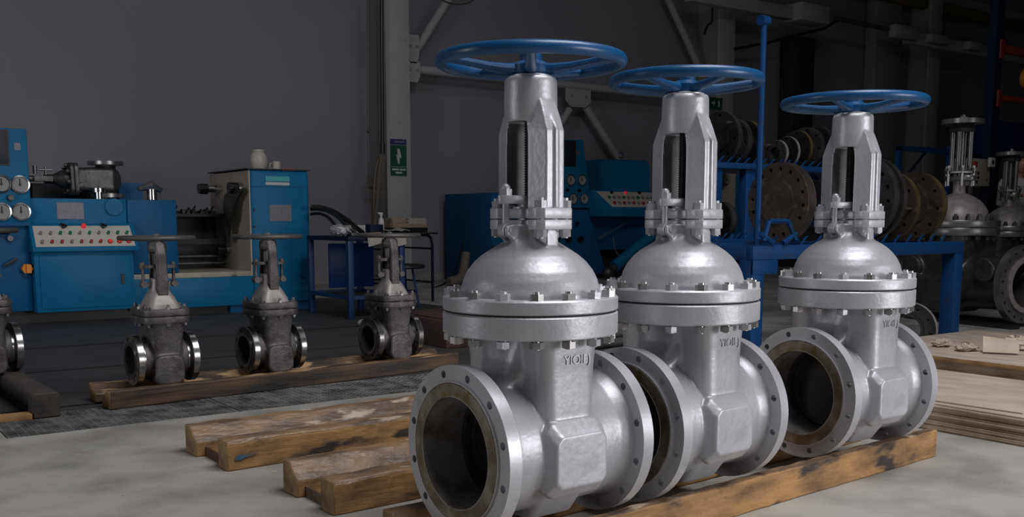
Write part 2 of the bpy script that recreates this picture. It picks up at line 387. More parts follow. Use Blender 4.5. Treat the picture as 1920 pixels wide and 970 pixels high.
jbox(1820, 76, 1842, 96, 13.2, 'smallest pale box on the dim rail beam near the navy post')
b = MB(); b.rod(onY(1566, 34, 13.4), onY(1674, 57, 13.4), .05); tag(b.build('conduit', 'steel_grey'), 'grey conduit between the two largest junction boxes', 'pipe')
b = MB(); b.tube([onY(1377, 92, 13.98), onY(1440, 80, 13.7), onY(1500, 64, 13.45), onY(1545, 54, 13.42), onY(1572, 37, 13.42)], .03, 8); tag(b.build('cable', 'black'), 'black cable slanting up to the conduit at upper right', 'cable')
a = onY(1492, 66, 14.1); c = onY(1520, 330, 14.1)
b = MB(); b.box(a.x, c.x, 14.1, 14.5, 0, a.z); tag(b.build('air_duct', 'dark_sheet', bev=.02), 'black vertical air duct on the dark wall above the right rack', 'duct')
b = MB(); b.tube(bez(onY(822, -4, 9), onY(850, 16, 9), onY(885, 8, 9), onY(892, -6, 9)), .009, 6); tag(b.build('hanging_cable', 'black'), 'black cable loop dipping in at the top edge above the first wheel', 'cable')
b = MB(); b.tube([onX(1338, -30, 15.26), onX(1336, 10, 15.26), onX(1334, 42, 15.26), onX(1326, 48, 15.26), onX(1320, 64, 15.26)], .02, 6); tag(b.build('hanging_cable', 'black'), 'short black cable hanging on the wide column at upper right', 'cable')
# dark service wall portion: a navy curtain container and back frame
a = onY(1872, 225, 11.8); c = onY(1925, 292, 11.8)
b = MB(); b.box(a.x, c.x+1, 11.8, 12.6, c.z, a.z); tag(b.build('storage_bin', 'blue_plastic', bev=.03), 'navy blue bin up on the far shelf at right edge', 'bin')
b = MB(); b.box(a.x-.1, c.x+1.2, 11.7, 12.7, c.z-.08, c.z-.002)
for xx in (a.x, c.x+.9):
    for yy in (11.75, 12.6): b.box(xx, xx+.06, yy, yy+.06, 0, c.z-.08)
tag(b.build('storage_shelf', 'navy'), 'dark steel shelf carrying the navy bin behind the person', 'shelf')
# exit signs
p = onY(1362, 193, 13.7)
t = thing('exit_sign', 'small green running-exit sign on the wide column above the upper rack', 'sign', (p.x, 13.96, p.z-.14))
b = MB(); b.box(-.22, .12, -.04, .02, .03, .26); b.build('panel', 'sign_green', t)
b = MB(); b.prism([(0, .13), (.05, .13), (.05, .1), (.1, .15), (.05, .2), (.05, .17), (0, .17)], -.045, -.0401, lambda x, y, z: (x-.18, z, y)); b.build('arrow', 'sign_white', t); b = MB(); b.box(.0, .045, -.043, -.0401, .08, .18); b.loft([[(.01, yy, .18), (.035, yy, .18), (.035, yy, .215), (.01, yy, .215)] for yy in (-.043, -.0401)]); b.build('running_figure', 'sign_white', t)
a = onY(1728, 283, 14.22); c = onY(1739, 310, 14.22)
b = MB(); b.box(a.x, c.x, 14.22, 14.25, c.z, a.z); tag(b.build('notice_board', 'sign_green'), 'small dark green notice hanging on the far column inside the blue frame', 'sign')
# electrical sign on column 1
t = thing('electrical_sign', 'green sign with a white lightning bolt on the pale column', 'sign', (7.93, 13.999, 1.72))
b = MB(); b.box(-.145, .145, -.012, .0, 0, .48); b.build('panel', 'sign_green', t)
b = MB(); b.prism([(-.03, .42), (.015, .43), (.05, .28), (.02, .285), (.012, .19), (.0, .185), (-.03, .21), (-.02, .215), (-.045, .34), (-.012, .315)], -.016, -.0121, lambda x, y, z: (x, z, y)); b.build('lightning_symbol', 'sign_white', t)
b = MB(); b.box(-.14, .14, -.014, -.0121, .137, .143); b.box(-.125, .0, -.014, -.0121, .085, .112); b.box(.015, .125, -.014, -.0121, .085, .110); b.box(-.06, .06, -.014, -.0121, .035, .062); b.build('caption', 'sign_white', t)
t = thing('name_sign', 'narrow dark blue sign with faded print above the lightning sign', 'sign', (7.93, 13.999, 2.21))
b = MB(); b.box(-.145, .145, -.012, 0, 0, .085); b.build('panel', 'sign_blue', t)
b = MB(); b.box(-.08, .11, -.014, -.0121, .03, .055); b.build('caption', 'sign_faded', t)
# conduit, cable and hoses left of the column
b = MB(); q0 = onY(690, -10, 14.1); q1 = onY(691, 352, 14.1); b.rod(q0, q1, .018, n=8); b.rod(q1, q1+Vector((.22, 0, 0)), .018, n=8); b.sphere(onY(690, 245, 14.05), .03, 8)
tag(b.build('air_pipe', 'steel_grey'), 'thin grey pipe running down the wall left of the sign column, bent at foot', 'pipe')
b = MB(); b.rod(onY(715, -10, 13.9), onY(717, 268, 13.9), .028, n=8); b.rod(onY(717, 268, 13.9), onY(717, 288, 13.9), .04, n=8)
tag(b.build('power_cable', 'hose'), 'thick black power cable hanging straight beside the sign column', 'cable')
for k, (pa, pb, pc, pd) in enumerate((((716, 290), (705, 340), (712, 380), (697, 440)), ((719, 290), (712, 350), (700, 400), (704, 445)), ((714, 292), (690, 330), (712, 420), (690, 470)))):
    b = MB(); b.tube(bez(onY(*pa, 13.8+.03*k), onY(*pb, 13.8+.03*k), onY(*pc, 13.8+.03*k), onY(*pd, 13.8+.03*k)), .022, 6)
    tag(b.build('air_hose', 'hose_tan'), ('tan hose hanging below the black cable, middle of three by the column', 'tan hose nearest the sign column, hanging below the black cable', 'longest tan hose by the column, bulging to the left as it falls')[k], 'hose', 'tan hoses hanging by the column')

# ------------------------------------------------------------------ floor grates
for i, lab in enumerate(('leftmost steel floor grate, ending at the left foreground floor', 'middle steel floor grate in front of the small valve timbers', 'right steel floor grate running behind the front valve')):
    x0 = GX0+i*1.12; t = thing('floor_grate', lab, 'grate', (x0, GY0, -.03))
    b = MB(); b.box(.005, 1.115, .002, .02, 0, .03); b.box(.005, 1.115, .54, .558, 0, .03); b.box(.005, .02, .02, .54, 0, .03); b.box(1.1, 1.115, .02, .54, 0, .03); b.build('frame', 'grate', t)
    b = MB()
    for k in range(1, 12): b.box(.02, 1.1, .02+k*.0433-.004, .02+k*.0433+.004, .004, .03)
    for k in range(1, 27): b.box(.02+k*.04-.0035, .02+k*.04+.0035, .02, .54, .008, .0285)
    b.build('bars', 'grate', t)
for px, py, lab in ((148, 853, 'white paint scrap on the concrete at left, nearest the grate'), (276, 874, 'small white scrap on bare concrete left of the timbers'), (237, 929, 'tiny pale scrap lowest on the foreground concrete'), (515, 885, 'white scrap beside the corner of the yellow timber')):
    p = onZ(px, py); b = MB(); pts = [((.007+.009*random.random())*math.cos(a*PI/4)*1.3, (.007+.009*random.random())*math.sin(a*PI/4)) for a in range(8)]
    b.prism(pts, 0, .002); o = b.build('paint_scrap', 'cream'); o.location = p; tag(o, lab, 'scrap')

# ------------------------------------------------------------------ timbers
def timber(x0, x1, y0, y1, w, h, side, label, m='timber', mtop='timber_top', dy=0, name='timber_beam', group=None, z=0, ch=.45):
    """square beam along X from (x0,y0) to (x1,y1) (front lower edge), chamfered on the +Y ('b') or -Y ('f') side"""
    L = math.hypot(x1-x0, y1-y0); rz = math.atan2(y1-y0, x1-x0)
    t = thing(name, label, 'timber', (x0, y0, z), rz, group)
    if side == 'f': sec = [(0, 0), (w, 0), (w, h), (w*(1-ch), h), (0, h*.5)]; tops = (3,)
    elif side == 'b': sec = [(0, 0), (w, 0), (w, h*.5), (w*ch, h), (0, h)]; tops = (2, 3)
    else: sec = [(0, 0), (w, 0), (w, h*.9), (w*.9, h), (w*.1, h), (0, h*.9)]; tops = (2, 3, 4)
    n = int(L/.06)+2; rings = []
    b = MB(); rnd = random.Random(int(x0*100+y0*37))
    for i in range(n):
        x = L*i/(n-1); j = 0 if i in (0, n-1) else 1
        rings.append([(x, yy+rnd.uniform(-.0025, .0025)*j, zz+(rnd.uniform(-.004, .0025)*j if zz > h*.3 else 0)) for yy, zz in sec])
    b.loft(rings)
    o = b.build('beam', m, t, ang=20, bev=0)
    o.data.materials.append(M[mtop]); o.data.materials.append(M['endgrain'] if m != 'timber_grey' else M['timber_grey'])
    for p in o.data.polygons:
        c = p.normal
        if abs(c.x) > .9: p.material_index = 2
        elif c.z > .35: p.material_index = 1
    mod = o.modifiers.new('b', 'BEVEL'); mod.width = .006; mod.segments = 2; mod.limit_method = 'ANGLE'; mod.angle_limit = R(35)
    bake(o)
    return t
timber(1.30, 3.90, 2.118, 2.276, .10, .118, 'b', 'long yellow-brown timber in front of the silver valves, nearest the camera')
timber(1.41, 3.90, 2.50, 2.64, .11, .125, 'f', 'yellow-brown timber behind the front valve, only its left end showing at the bottom')
timber(1.43, 3.4, 3.00, 3.07, .10, .12, 'n', 'yellow timber, front one of the pair entering behind the front valve flange')
timber(1.42, 3.4, 3.28, 3.36, .12, .125, 'f', 'yellow timber with worn grey slope, rear one of the pair touching the front flange')
t = timber(1.35, 3.4, 3.80, 3.87, .10, .125, 'n', 'yellow timber with blue paint smear, front of the middle pair')
b = MB(); b.prism([(.03, .045), (.055, .042), (.075, .050), (.10, .054), (.13, .062), (.10, .063), (.08, .060), (.055, .064), (.035, .060)], -.0015, .0, lambda x, y, z: (x, z-.0035, y)); b.build('paint_smear', mat('blue smear', (.05, .15, .26), .7, 0, (.16, .13, .10), 30), t)
timber(1.33, 3.4, 4.12, 4.19, .13, .125, 'f', 'yellow timber with worn grey slope, rear of the middle pair')
def cross_bar(x, y0, y1, label, m='rust_bar'):
    b = MB(); b.box(x, x+.05, y0, y1, 0, .012); b.box(x, x+.008, y0, y1, .012, .04); tag(b.build('cross_bar', m), label, 'bar')
cross_bar(1.37, 3.9, 4.14, 'rusty angle bar joining the left ends of the middle timber pair')
cross_bar(1.45, 3.1, 3.30, 'dark bar joining the left ends of the nearer timber pair', 'timber_dark')
timber(1.31, 3.66, 5.44, 5.66, .13, .10, 'b', 'dark oily timber under the three small grey valves, front one', 'timber_dark', 'timber_dark_top')
timber(1.30, 3.66, 5.70, 5.90, .12, .10, 'f', 'dark oily timber under the three small grey valves, rear one', 'timber_dark', 'timber_dark_top')
t = timber(0, 2.1, 0, 0, .13, .13, 'n', 'grey oily timber crossing the bottom of the left edge, pointing away from camera', 'timber_grey', 'timber_grey'); t.location = (1.06, 5.42, 0); t.rotation_euler = (0, 0, R(91))
t = timber(0, 2.1, 0, 0, .13, .12, 'n', 'second grey timber further left, cut by the picture edge', 'timber_grey', 'timber_grey'); t.location = (.80, 5.52, .0); t.rotation_euler = (0, 0, R(91))
b = MB(); b.box(.45, .925, 5.41, 5.50, 0, .03); tag(b.build('wood_lath', 'board', bev=.004), 'thin orange lath on the floor between the two grey left timbers', 'lath')

# ------------------------------------------------------------------ big silver gate valve
DZ = -.087
def bolt_mb(x, y, zt, zb, r, nh, rs, prot=.012):
    b = MB(); b.rod((x, y, zb-nh-prot*.5), (x, y, zt+nh+prot), rs, n=12)
    a = random.random()*PI/3
    b.hexn((x, y, zt), r, nh, a); b.hexn((x, y, zb-nh), r, nh, a+.3); return b
def make_big(label, spin):
    t = thing('gate_valve', label, 'valve')
    zc = .34
    # cast body
    b = MB()
    prof = [(.163, -.27), (.215, -.27), (.213, -.235), (.197, -.19), (.199, -.10), (.203, 0), (.199, .10), (.197, .19), (.213, .235), (.215, .27), (.163, .27)]
    b.lathe(prof, 'x', (0, 0, zc), 72, closed=True)
    rings = []
    for z, hx, hy in ((.34, .098, .197), (.45, .098, .196), (.58, .102, .196), (.66, .108, .200), (.705, .115, .205)):
        rings.append([(x, y, z) for x, y in rrect(hx, hy, .045, 7)])
    b.loft(rings)
    b.lathe([(.199, -.098), (.203, 0), (.199, .098)], 'x', (0, 0, zc), 72)
    b.loft([[(x, y, .13+.0*z) for x, y in rrect(.09, .10, .03, 5)] for z in (0,)] + [[(x, y, .25) for x, y in rrect(.098, .19, .04, 5)]])
    for s in (-1, 1):
        f = lambda x, z, y: (x, s*y, z)
        P0 = [(-.098, .262), (-.078, .243), (.078, .243), (.098, .262), (.098, .380), (.078, .403), (-.078, .403), (-.098, .380)]
        P1 = [(x*1.1, z+(.03 if z > .34 else -.03)) for x, z in P0]
        b.loft([[f(x, z, .178) for x, z in P1], [f(x, z, .203) for x, z in P1], [f(x, z, .232) for x, z in P0], [f(x*.96, .323+(z-.323)*.95, .240) for x, z in P0]])
    b.loft([[(x, y, z) for x, y in rrect(hx, hy, min(hx, hy)*.6, 6)] for z, hx, hy in ((.517, .195, .075), (.55, .150, .092), (.60, .124, .11), (.67, .112, .135))])
    body = remesh(b.build('body', 'silver', t, DZ), .0048, 7)
    tx = text('YIOIE)', .037, .0022, 'silver_smooth', 'cast_lettering', body, Matrix.Translation((.012, -.1985, .607+DZ)) @ XZ)
    # end flanges
    for s in (-1, 1):
        b = MB(); x0, x1 = sorted((s*.232, s*.274)); b.disc_ring(.2537, .198, x0, x1, 12, .229, .0115, R(15), 6, 'x', (0, 0, zc))
        fl = b.build('end_flange', 'silver_smooth', t, DZ)
        b = MB(); b.lathe([(.164, s*.20), (.199, s*.20), (.204, s*.268), (.204, s*.279), (.201, s*.281), (.164, s*.281)], 'x', (0, 0, zc), 72, closed=True)
        b.build('raised_face', 'rust_face', fl, DZ, ang=25)
        b = MB(); b.lathe([(.204, s*.262), (.207, s*.262), (.207, s*.2805), (.204, s*.2805)], 'x', (0, 0, zc), 72, closed=True)
        b.build('face_edge', 'silver_smooth', fl, DZ)
        b = MB(); b.lathe([(.1625, s*.281), (.1655, s*.2815), (.1655, s*.12), (.1625, s*.12)], 'x', (0, 0, zc), 72, closed=True)
        b.build('bore_liner', 'bore', t, DZ)
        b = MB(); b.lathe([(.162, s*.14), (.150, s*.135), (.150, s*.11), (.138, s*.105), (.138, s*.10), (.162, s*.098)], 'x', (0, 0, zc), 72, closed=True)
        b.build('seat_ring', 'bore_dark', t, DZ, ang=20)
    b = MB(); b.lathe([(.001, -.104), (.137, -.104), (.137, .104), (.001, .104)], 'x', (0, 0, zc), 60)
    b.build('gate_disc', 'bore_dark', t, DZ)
    # bonnet joint
    b = MB(); b.lathe([(.10, .668), (.225, .668), (.2555, .672), (.2609, .676), (.2609, .733), (.257, .7375), (.10, .7375)], 'z', n=96, closed=True); b.build('body_flange', 'silver', t, DZ, ang=25)
    b = MB(); b.lathe([(.10, .7375), (.2545, .7375), (.2545, .7425), (.10, .7425)], 'z', n=96, closed=True); b.build('gasket', 'gasket', t, DZ)
    b = MB(); b.lathe([(.10, .7425), (.257, .7425), (.2609, .746), (.2609, .778), (.2565, .783), (.10, .783)], 'z', n=96, closed=True); b.build('bonnet_flange', 'silver', t, DZ, ang=25)
    for k in range(16):
        a = 2*PI*(k+.45)/16
        bolt_mb(.2375*math.cos(a), .2375*math.sin(a), .783, .668, .0200, .0185, .0105, .006).build('bolt', 'zinc' if k % 3 else 'silver', t, DZ)
    # bonnet
    b = MB(); pr = [(.10, .76), (.212, .76), (.212, .79)] + [(.207*math.sqrt(max(0, 1-(h/.160)**2)), .786+h) for h in (.02, .045, .07, .095, .115, .13)] + [(.090, .934), (.075, .945), (.066, .96), (.064, .985), (.10, .985) if False else (.064, .99), (.001, .99)]
    b.lathe(pr, 'z', n=72)
    for s in (-1, 1):
        b.loft([[(x, s*y, .895) for x, y in ((-.03, .03), (.03, .03), (.025, .105), (-.025, .105))], [(x, s*y, .985) for x, y in ((-.024, .03), (.024, .03), (.02, .10), (-.02, .10))]])
        # eye-bolt lugs
        for w_ in (-1, 1):
            b.loft([[(s*.03, w_*.012, .92), (s*.03, w_*.024, .92), (s*.03, w_*.024, .992), (s*.03, w_*.012, .992)],
                    [(s*.075, w_*.012, .935), (s*.075, w_*.024, .935), (s*.075, w_*.024, .992), (s*.075, w_*.012, .992)],
                    [(s*.108, w_*.012, .962), (s*.108, w_*.024, .962), (s*.108, w_*.024, .985), (s*.108, w_*.012, .985)]])
    remesh(b.build('bonnet', 'silver', t, DZ), .0042, 5)
    # yoke flange pair: two square lobes joined by a collar
    def lobes(z0, z1, name):
        b = MB()
        for s in (-1, 1):
            P = [(-.050, .052), (-.068, .072), (-.068, .108), (-.050, .127), (.050, .127), (.068, .108), (.068, .072), (.050, .052)]
            b.prism(P if s > 0 else P[::-1], z0, z1, lambda x, y, z: (x, s*y, z))
        b.box(-.045, .045, -.06, .06, z0+.001, z1-.001)
        return b.build(name, 'silver', t, DZ, bev=.0025)
    lobes(.976, 1.005, 'lower_yoke_flange'); lobes(1.007, 1.038, 'upper_yoke_flange')
    for s in (-1, 1):
        for u in (-1, 1):
            bolt_mb(u*.046, s*.101, 1.038, .976, .0185, .021, .011, .008).build('yoke_bolt', 'silver', t, DZ)
    # gland
    b = MB(); b.prism([(.118*math.cos(a)*(1 if abs(math.cos(a)) > .5 else 1), .040*math.sin(a)) for a in [2*PI*i/40 for i in range(40)]], 1.050, 1.074); b.build('gland_flange', 'silver', t, DZ, bev=.002)
    b = MB(); b.lathe([(.038, .985), (.038, 1.05), (.001, 1.05)], 'z', n=32); b.rod((0, 0, 1.036), (0, 0, 1.042), .052, n=32); b.build('gland_follower', 'silver', t, DZ)
    for s in (-1, 1):
        b = MB(); b.rod((s*.092, 0, .978), (s*.092, 0, 1.092), .0105); b.rod((s*.092, -.012, .974), (s*.092, .012, .974), .021, n=20); b.hexn((s*.092, 0, 1.074), .0195, .018); b.rod((s*.092, -.028, .974), (s*.092, .028, .974), .008)
        b.sphere((s*.092, 0, 1.094), .014, 12)
        b.build('eye_bolt', 'silver', t, DZ)
    # yoke
    b = MB(); b.lathe([(.001, 1.292), (.074, 1.285), (.078, 1.33), (.0765, 1.402), (.072, 1.412), (.001, 1.411)], 'z', n=48)
    for s in (-1, 1):
        def sec(z, to, ti, w, th=.015): return [(x, s*y, z) for x, y in ((-w, ti), (-w*.62, to), (w*.62, to), (w, ti), (w*.5, ti-.003), (w*.2, ti-.004), (-w*.2, ti-.004), (-w*.5, ti-.003))]
        b.loft([sec(1.034, .113, .048, .052), sec(1.20, .113, .048, .052), sec(1.258, .112, .047, .052, .02), sec(1.30, .096, .036, .050, .04), sec(1.345, .076, .02, .045, .05)])
        b.loft([[(-.008, s*.10, 1.034), (.008, s*.10, 1.034), (.007, s*.122, 1.034), (-.007, s*.122, 1.034)], [(-.009, s*.10, 1.262), (.009, s*.10, 1.262), (.007, s*.120, 1.262), (-.007, s*.120, 1.262)], [(-.008, s*.06, 1.325), (.008, s*.06, 1.325), (.005, s*.082, 1.325), (-.005, s*.082, 1.325)]])
    yk = remesh(b.build('yoke', 'silver', t, DZ), .0036, 4); yk.data.materials.append(M['inner_cast_shade'])
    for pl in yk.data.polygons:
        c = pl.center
        if 1.045 < c.z-DZ < 1.284 and abs(c.y) < .056 and pl.normal.y*c.y < 0 and abs(pl.normal.y) > .75: pl.material_index = 1  # inward arm faces take the darker grey, partly painted shade
    b = MB(); b.lathe([(.001, 1.409), (.062, 1.409), (.062, 1.417), (.050, 1.421), (.001, 1.421)], 'z', n=40); b.build('yoke_cap', 'silver_smooth', t, DZ)
    b = MB(); pr = [(.001, 1.0)]; z = 1.0
    while z < 1.292: pr += [(.0195, z), (.0155, z+.0038)]; z += .0076
    pr += [(.016, z), (.016, 1.468), (.001, 1.468)]
    b.lathe(pr, 'z', n=20); b.build('stem', 'thread', t, DZ, ang=20)
    # handwheel
    hw = MB(); Rw = .262; N = 72
    hw.tube([(Rw*math.cos(2*PI*i/N), Rw*math.sin(2*PI*i/N), 1.458) for i in range(N)], .0165, 14, 1.12, closed=True)
    wheel = hw.build('handwheel', 'hand_blue', t, DZ)
    b = MB(); b.lathe([(.001, 1.420), (.050, 1.420), (.056, 1.428), (.056, 1.447), (.044, 1.456), (.034, 1.460), (.032, 1.478), (.026, 1.482), (.001, 1.482)], 'z', n=36); b.build('hub', 'hand_blue', wheel, DZ)
    b = MB(); b.hexn((0, 0, 1.478), .024, .012); b.build('hub_nut', 'hand_blue', wheel, DZ)
    for k in range(5):
        a = spin+2*PI*k/5; ca, sa = math.cos(a), math.sin(a)
        rr = [(.030, 1.436, .022), (.07, 1.435, .0195), (.12, 1.439, .016), (.18, 1.448, .014), (.235, 1.456, .0145), (.258, 1.458, .015)]
        b = MB(); b.tube([(r*ca, r*sa, z) for r, z, _ in rr], [q for *_, q in rr], 12, .85); b.build('spoke', 'hand_blue', wheel, DZ)
    return t
def near_angle(x, y, rz): return math.atan2(-y, -x)-rz
V = [((1.771, 2.345), R(2.1), 0), ((2.429, 2.366), R(4.2), 36), ((3.396, 2.404), R(.3), -19)]
VL = ['silver painted gate valve nearest the camera, blue handwheel, open bore facing the camera',
      'silver painted gate valve in the middle, its flange touching the front valve flange',
      'silver painted gate valve at the right end of the timber, with dark open bore']
for i, (p, rz, off) in enumerate(V):
    if i == 0: v0 = make_big(VL[0], near_angle(*p, rz)); v = v0
    else:
        v = copy_tree(v0)
        for ch in v.children:
            if ch.name.startswith('handwheel'):
                ch.rotation_euler.z = near_angle(*p, rz)+R(off)-near_angle(*V[0][0], V[0][1])
                if i == 1: ch.scale = (.915, .915, 1)
    v.location = (p[0], p[1], -DZ); v.rotation_euler.z = rz; tag(v, VL[i], 'valve', 'large silver gate valves on the timber')

# ------------------------------------------------------------------ small grey gate valve
def make_small():
    t = thing('small_gate_valve', '', 'valve')
    zc = .145
    b = MB(); b.lathe([(.085, -.17), (.11, -.17), (.10, -.12), (.105, 0), (.10, .12), (.11, .17), (.085, .17)], 'x', (0, 0, zc), 48, closed=True)
    b.loft([[(x, y, z) for x, y in rrect(hx, hy, .03, 5)] for z, hx, hy in ((.05, .06, .08), (.15, .085, .115), (.26, .088, .12), (.36, .10, .135))])
    for s in (-1, 1):
        P = [(x, z) for x, z in rrect(.085, .085, .045, 6, 0, .09)]
        b.loft([[(x, s*.07, z) for x, z in P], [(x*.97, s*.132, .09+(z-.09)*.97) for x, z in P], [(x*.90, s*.140, .09+(z-.09)*.90) for x, z in P]])
    b.lathe([(.001, -.085), (.095, -.085), (.095, .085), (.001, .085)], 'x', (0, 0, zc), 48)
    body = remesh(b.build('body', 'cast', t), .0055, 4)
    text('CF8\n200', .036, .003, 'cast', 'cast_lettering', body, Matrix.Translation((.02, -.119, .285)) @ XZ)
    for s in (-1, 1):
        b = MB(); x0, x1 = sorted((s*.135, s*.172)); b.disc_ring(.140, .098, x0, x1, 8, .119, .010, R(22.5), 6, 'x', (0, 0, zc)); fl = b.build('end_flange', 'cast', t)
        b = MB(); b.lathe([(.1405, s*.138), (.1415, s*.138), (.1415, s*.169), (.1405, s*.169)], 'x', (0, 0, zc), 60, closed=True); b.build('turned_rim', 'polished', fl)
        b = MB(); b.lathe([(.086, s*.10), (.102, s*.12), (.104, s*.180), (.086, s*.180)], 'x', (0, 0, zc), 56, closed=True); b.build('raised_face', 'polished', fl, ang=25)
        b = MB(); b.lathe([(.083, s*.179), (.0862, s*.179), (.0862, s*.08), (.083, s*.08)], 'x', (0, 0, zc), 48, closed=True); b.build('bore_liner', 'bore_dark', t)
    for z0, z1, n in ((.352, .390, 'body_flange'), (.393, .430, 'bonnet_flange')):
        b = MB(); b.prism(rrect(.130, .152, .055, 7), z0, z1); b.build(n, 'cast', t, bev=.004)
    for k, (x, y) in enumerate(((-.10, -.115), (0, -.135), (.10, -.115), (.112, 0), (.10, .115), (0, .135), (-.10, .115), (-.112, 0))):
        bolt_mb(x, y, .430, .352, .014, .014, .008).build('bolt', 'dark_bright', t)
    b = MB(); b.loft([[(x, y, z) for x, y in rrect(hx, hy, .035, 6)] for z, hx, hy in ((.42, .095, .105), (.455, .085, .095), (.50, .066, .074), (.525, .052, .056), (.60, .044, .05))])
    remesh(b.build('bonnet', 'cast_bright', t), .005, 14)
    b = MB(); b.prism(rrect(.105, .032, .03, 6), .655, .672); b.rod((0, 0, .60), (0, 0, .66), .03); b.build('gland_flange', 'cast', t)
    for s in (-1, 1):
        b = MB(); b.rod((s*.085, 0, .565), (s*.085, 0, .69), .009, n=10); b.rod((s*.085, -.022, .565), (s*.085, .022, .565), .019, n=12); b.box(min(s*.03, s*.09), max(s*.03, s*.09), -.012, .012, .552, .578); b.hexn((s*.085, 0, .672), .015, .014); b.build('eye_bolt', 'cast', t)
    b = MB()
    for s in (-1, 1):
        b.loft([[(x, s*y, z) for x, y in ((-w_, y0), (-w_*.8, y1), (w_*.8, y1), (w_, y0))] for z, w_, y0, y1 in ((.50, .036, .04, .072), (.56, .036, .05, .075), (.74, .033, .048, .068), (.79, .033, .01, .05))])
    b.lathe([(.018, .742), (.048, .742), (.055, .765), (.05, .80), (.018, .80)], 'z', n=32, closed=True)
    remesh(b.build('yoke', 'cast', t), .0048, 3)
    b = MB(); b.rod((0, 0, .60), (0, 0, .845), .013); b.build('stem', 'dark_bright', t)
    b = MB(); N = 48; b.tube([(.196*math.cos(2*PI*i/N), .196*math.sin(2*PI*i/N), .822) for i in range(N)], .0138, 10, closed=True); wh = b.build('handwheel', 'iron', t)
    b = MB(); b.lathe([(.001, .80), (.035, .80), (.032, .832), (.001, .832)], 'z', n=24); b.hexn((0, 0, .832), .018, .012); b.build('hub', 'iron', wh)
    for k in range(4):
        a = PI/2*k+.5; b = MB(); b.tube([(r*math.cos(a), r*math.sin(a), z) for r, z in ((.03, .814), (.11, .815), (.19, .822))], .0095, 8); b.build('spoke', 'iron', wh)
    return t
SV = [((1.655, 5.66), R(2), 'raw grey steel gate valve at the left end of the dark timbers'),
      ((2.335, 5.73), R(4), 'raw grey steel gate valve in the middle of the dark timbers'),
      ((3.215, 5.81), R(3), 'raw grey steel gate valve at the right end of the dark timbers, before the desk')]
s0 = make_small()
for i, (p, rz, lab) in enumerate(SV):
    v = s0 if i == 0 else copy_tree(s0)
    v.location = (*p, .085); v.rotation_euler.z = rz; tag(v, lab, 'valve', 'small grey gate valves on the dark timbers')
v = copy_tree(s0); v.location = (.86, 6.35, .125); v.rotation_euler.z = R(5); tag(v, 'grey steel valve on the left grey timbers, cut by the picture edge', 'valve')

# ------------------------------------------------------------------ left test machine
YF = 10.5
def prt(b, name, m, t, **k):
    o = b.build(name, m, t, **k); o.matrix_parent_inverse = Matrix.Translation(-Vector(t.location)); return o
def boxpx(b, p0, p1, y, depth, x=None):
    a = onY(*p0, y); c = onY(*p1, y); b.box(a.x, c.x, y, y+depth, c.z, a.z); return b
def gauge(t, px, py, y, r, par, dark=False):
    p = onY(px, py, y)
    g = MB(); g.lathe([(r*.80, -.012), (r*.84, -.03), (r, -.028), (r, 0), (r*.8, 0)], 'y', p, 32, closed=True); g = prt(g, 'gauge', 'black_gloss' if dark else 'chrome', par)
    f = MB(); f.rod((p.x, p.y, p.z), (p.x, p.y-.014, p.z), r*.82, n=32); prt2(f, 'gauge_dial', 'dial', g, par)
    h = MB(); h.box(p.x-.005, p.x+.005, p.y-.019, p.y-.0145, p.z-r*.2, p.z+r*.6, None); h.rod((p.x, p.y-.0145, p.z), (p.x, p.y-.02, p.z), r*.13, n=10); prt2(h, 'gauge_needle', 'black', g, par)
def prt2(b, name, m, part, root):
    o = b.build(name, m, part); return o
def knob(px, py, y, r, par, m='black_gloss', d=.05, name='knob'):
    p = onY(px, py, y); b = MB(); b.rod(p, p+Vector((0, -d*.5, 0)), r*.6, n=12); b.rod(p+Vector((0, -d*.5, 0)), p+Vector((0, -d, 0)), r, r*.85, n=16); return prt(b, name, m, par)
T0 = thing('valve_test_machine', 'long blue valve test machine with dials and button console, at left along the wall', 'machine', (2.6, YF, 0))
b = MB(); b.box(.7, 1.895, YF, YF+.7, .97, 1.875); prt(b, 'gauge_tower', 'bench_blue', T0, bev=.008)
b = MB(); b.box(.7, 1.87, YF+.03, YF+.72, .13, .968); prt(b, 'tower_base', 'bench_blue2', T0, bev=.006)
b = MB(); b.box(.7, 1.875, YF-.03, YF+.03, .955, .985); prt(b, 'tower_ledge', 'bench_blue2', T0)
b = MB(); boxpx(b, (-14, 245), (15, 307), YF-.012, .012); scr = prt(b, 'screen', 'screen', T0, bev=.003)
b = MB(); boxpx(b, (-18, 241), (19, 311), YF-.006, .006); prt(b, 'screen_bezel', 'black', T0)
b = MB(); boxpx(b, (26, 268), (39, 282), YF-.006, .006); prt(b, 'tag_plate', 'plate', T0)
for px, py, r, dk in ((2, 345, .085, True), (37, 346, .085, False), (3, 397, .085, False), (39, 397, .085, False)): gauge(T0, px, py, YF, r, T0, dk)
knob(19, 371, YF, .03, T0); knob(18, 447, YF+.03, .03, T0, 'plate'); knob(-6, 447, YF+.03, .03, T0)
b = MB(); b.rod(onY(8, 499, YF-.02), onY(32, 485, YF-.02), .014, n=8); b.rod(onY(20, 492, YF+.03), onY(20, 492, YF-.02), .01, n=8); prt(b, 'lever', 'chrome', T0)
b = MB(); p = onY(-6, 435, YF-.02); q = onY(18, 436, YF-.02); b.rod(p, q, .02, n=8); prt(b, 'dark_handle', 'black', T0)
b = MB(); p = onY(50, 504, YF-.0); b.rod(p+Vector((0, .03, 0)), p+Vector((0, -.05, 0)), .05, n=6); b.box(p.x-.012, p.x+.03, p.y-.075, p.y-.045, p.z-.04, p.z+.04); prt(b, 'main_switch', 'orange', T0)
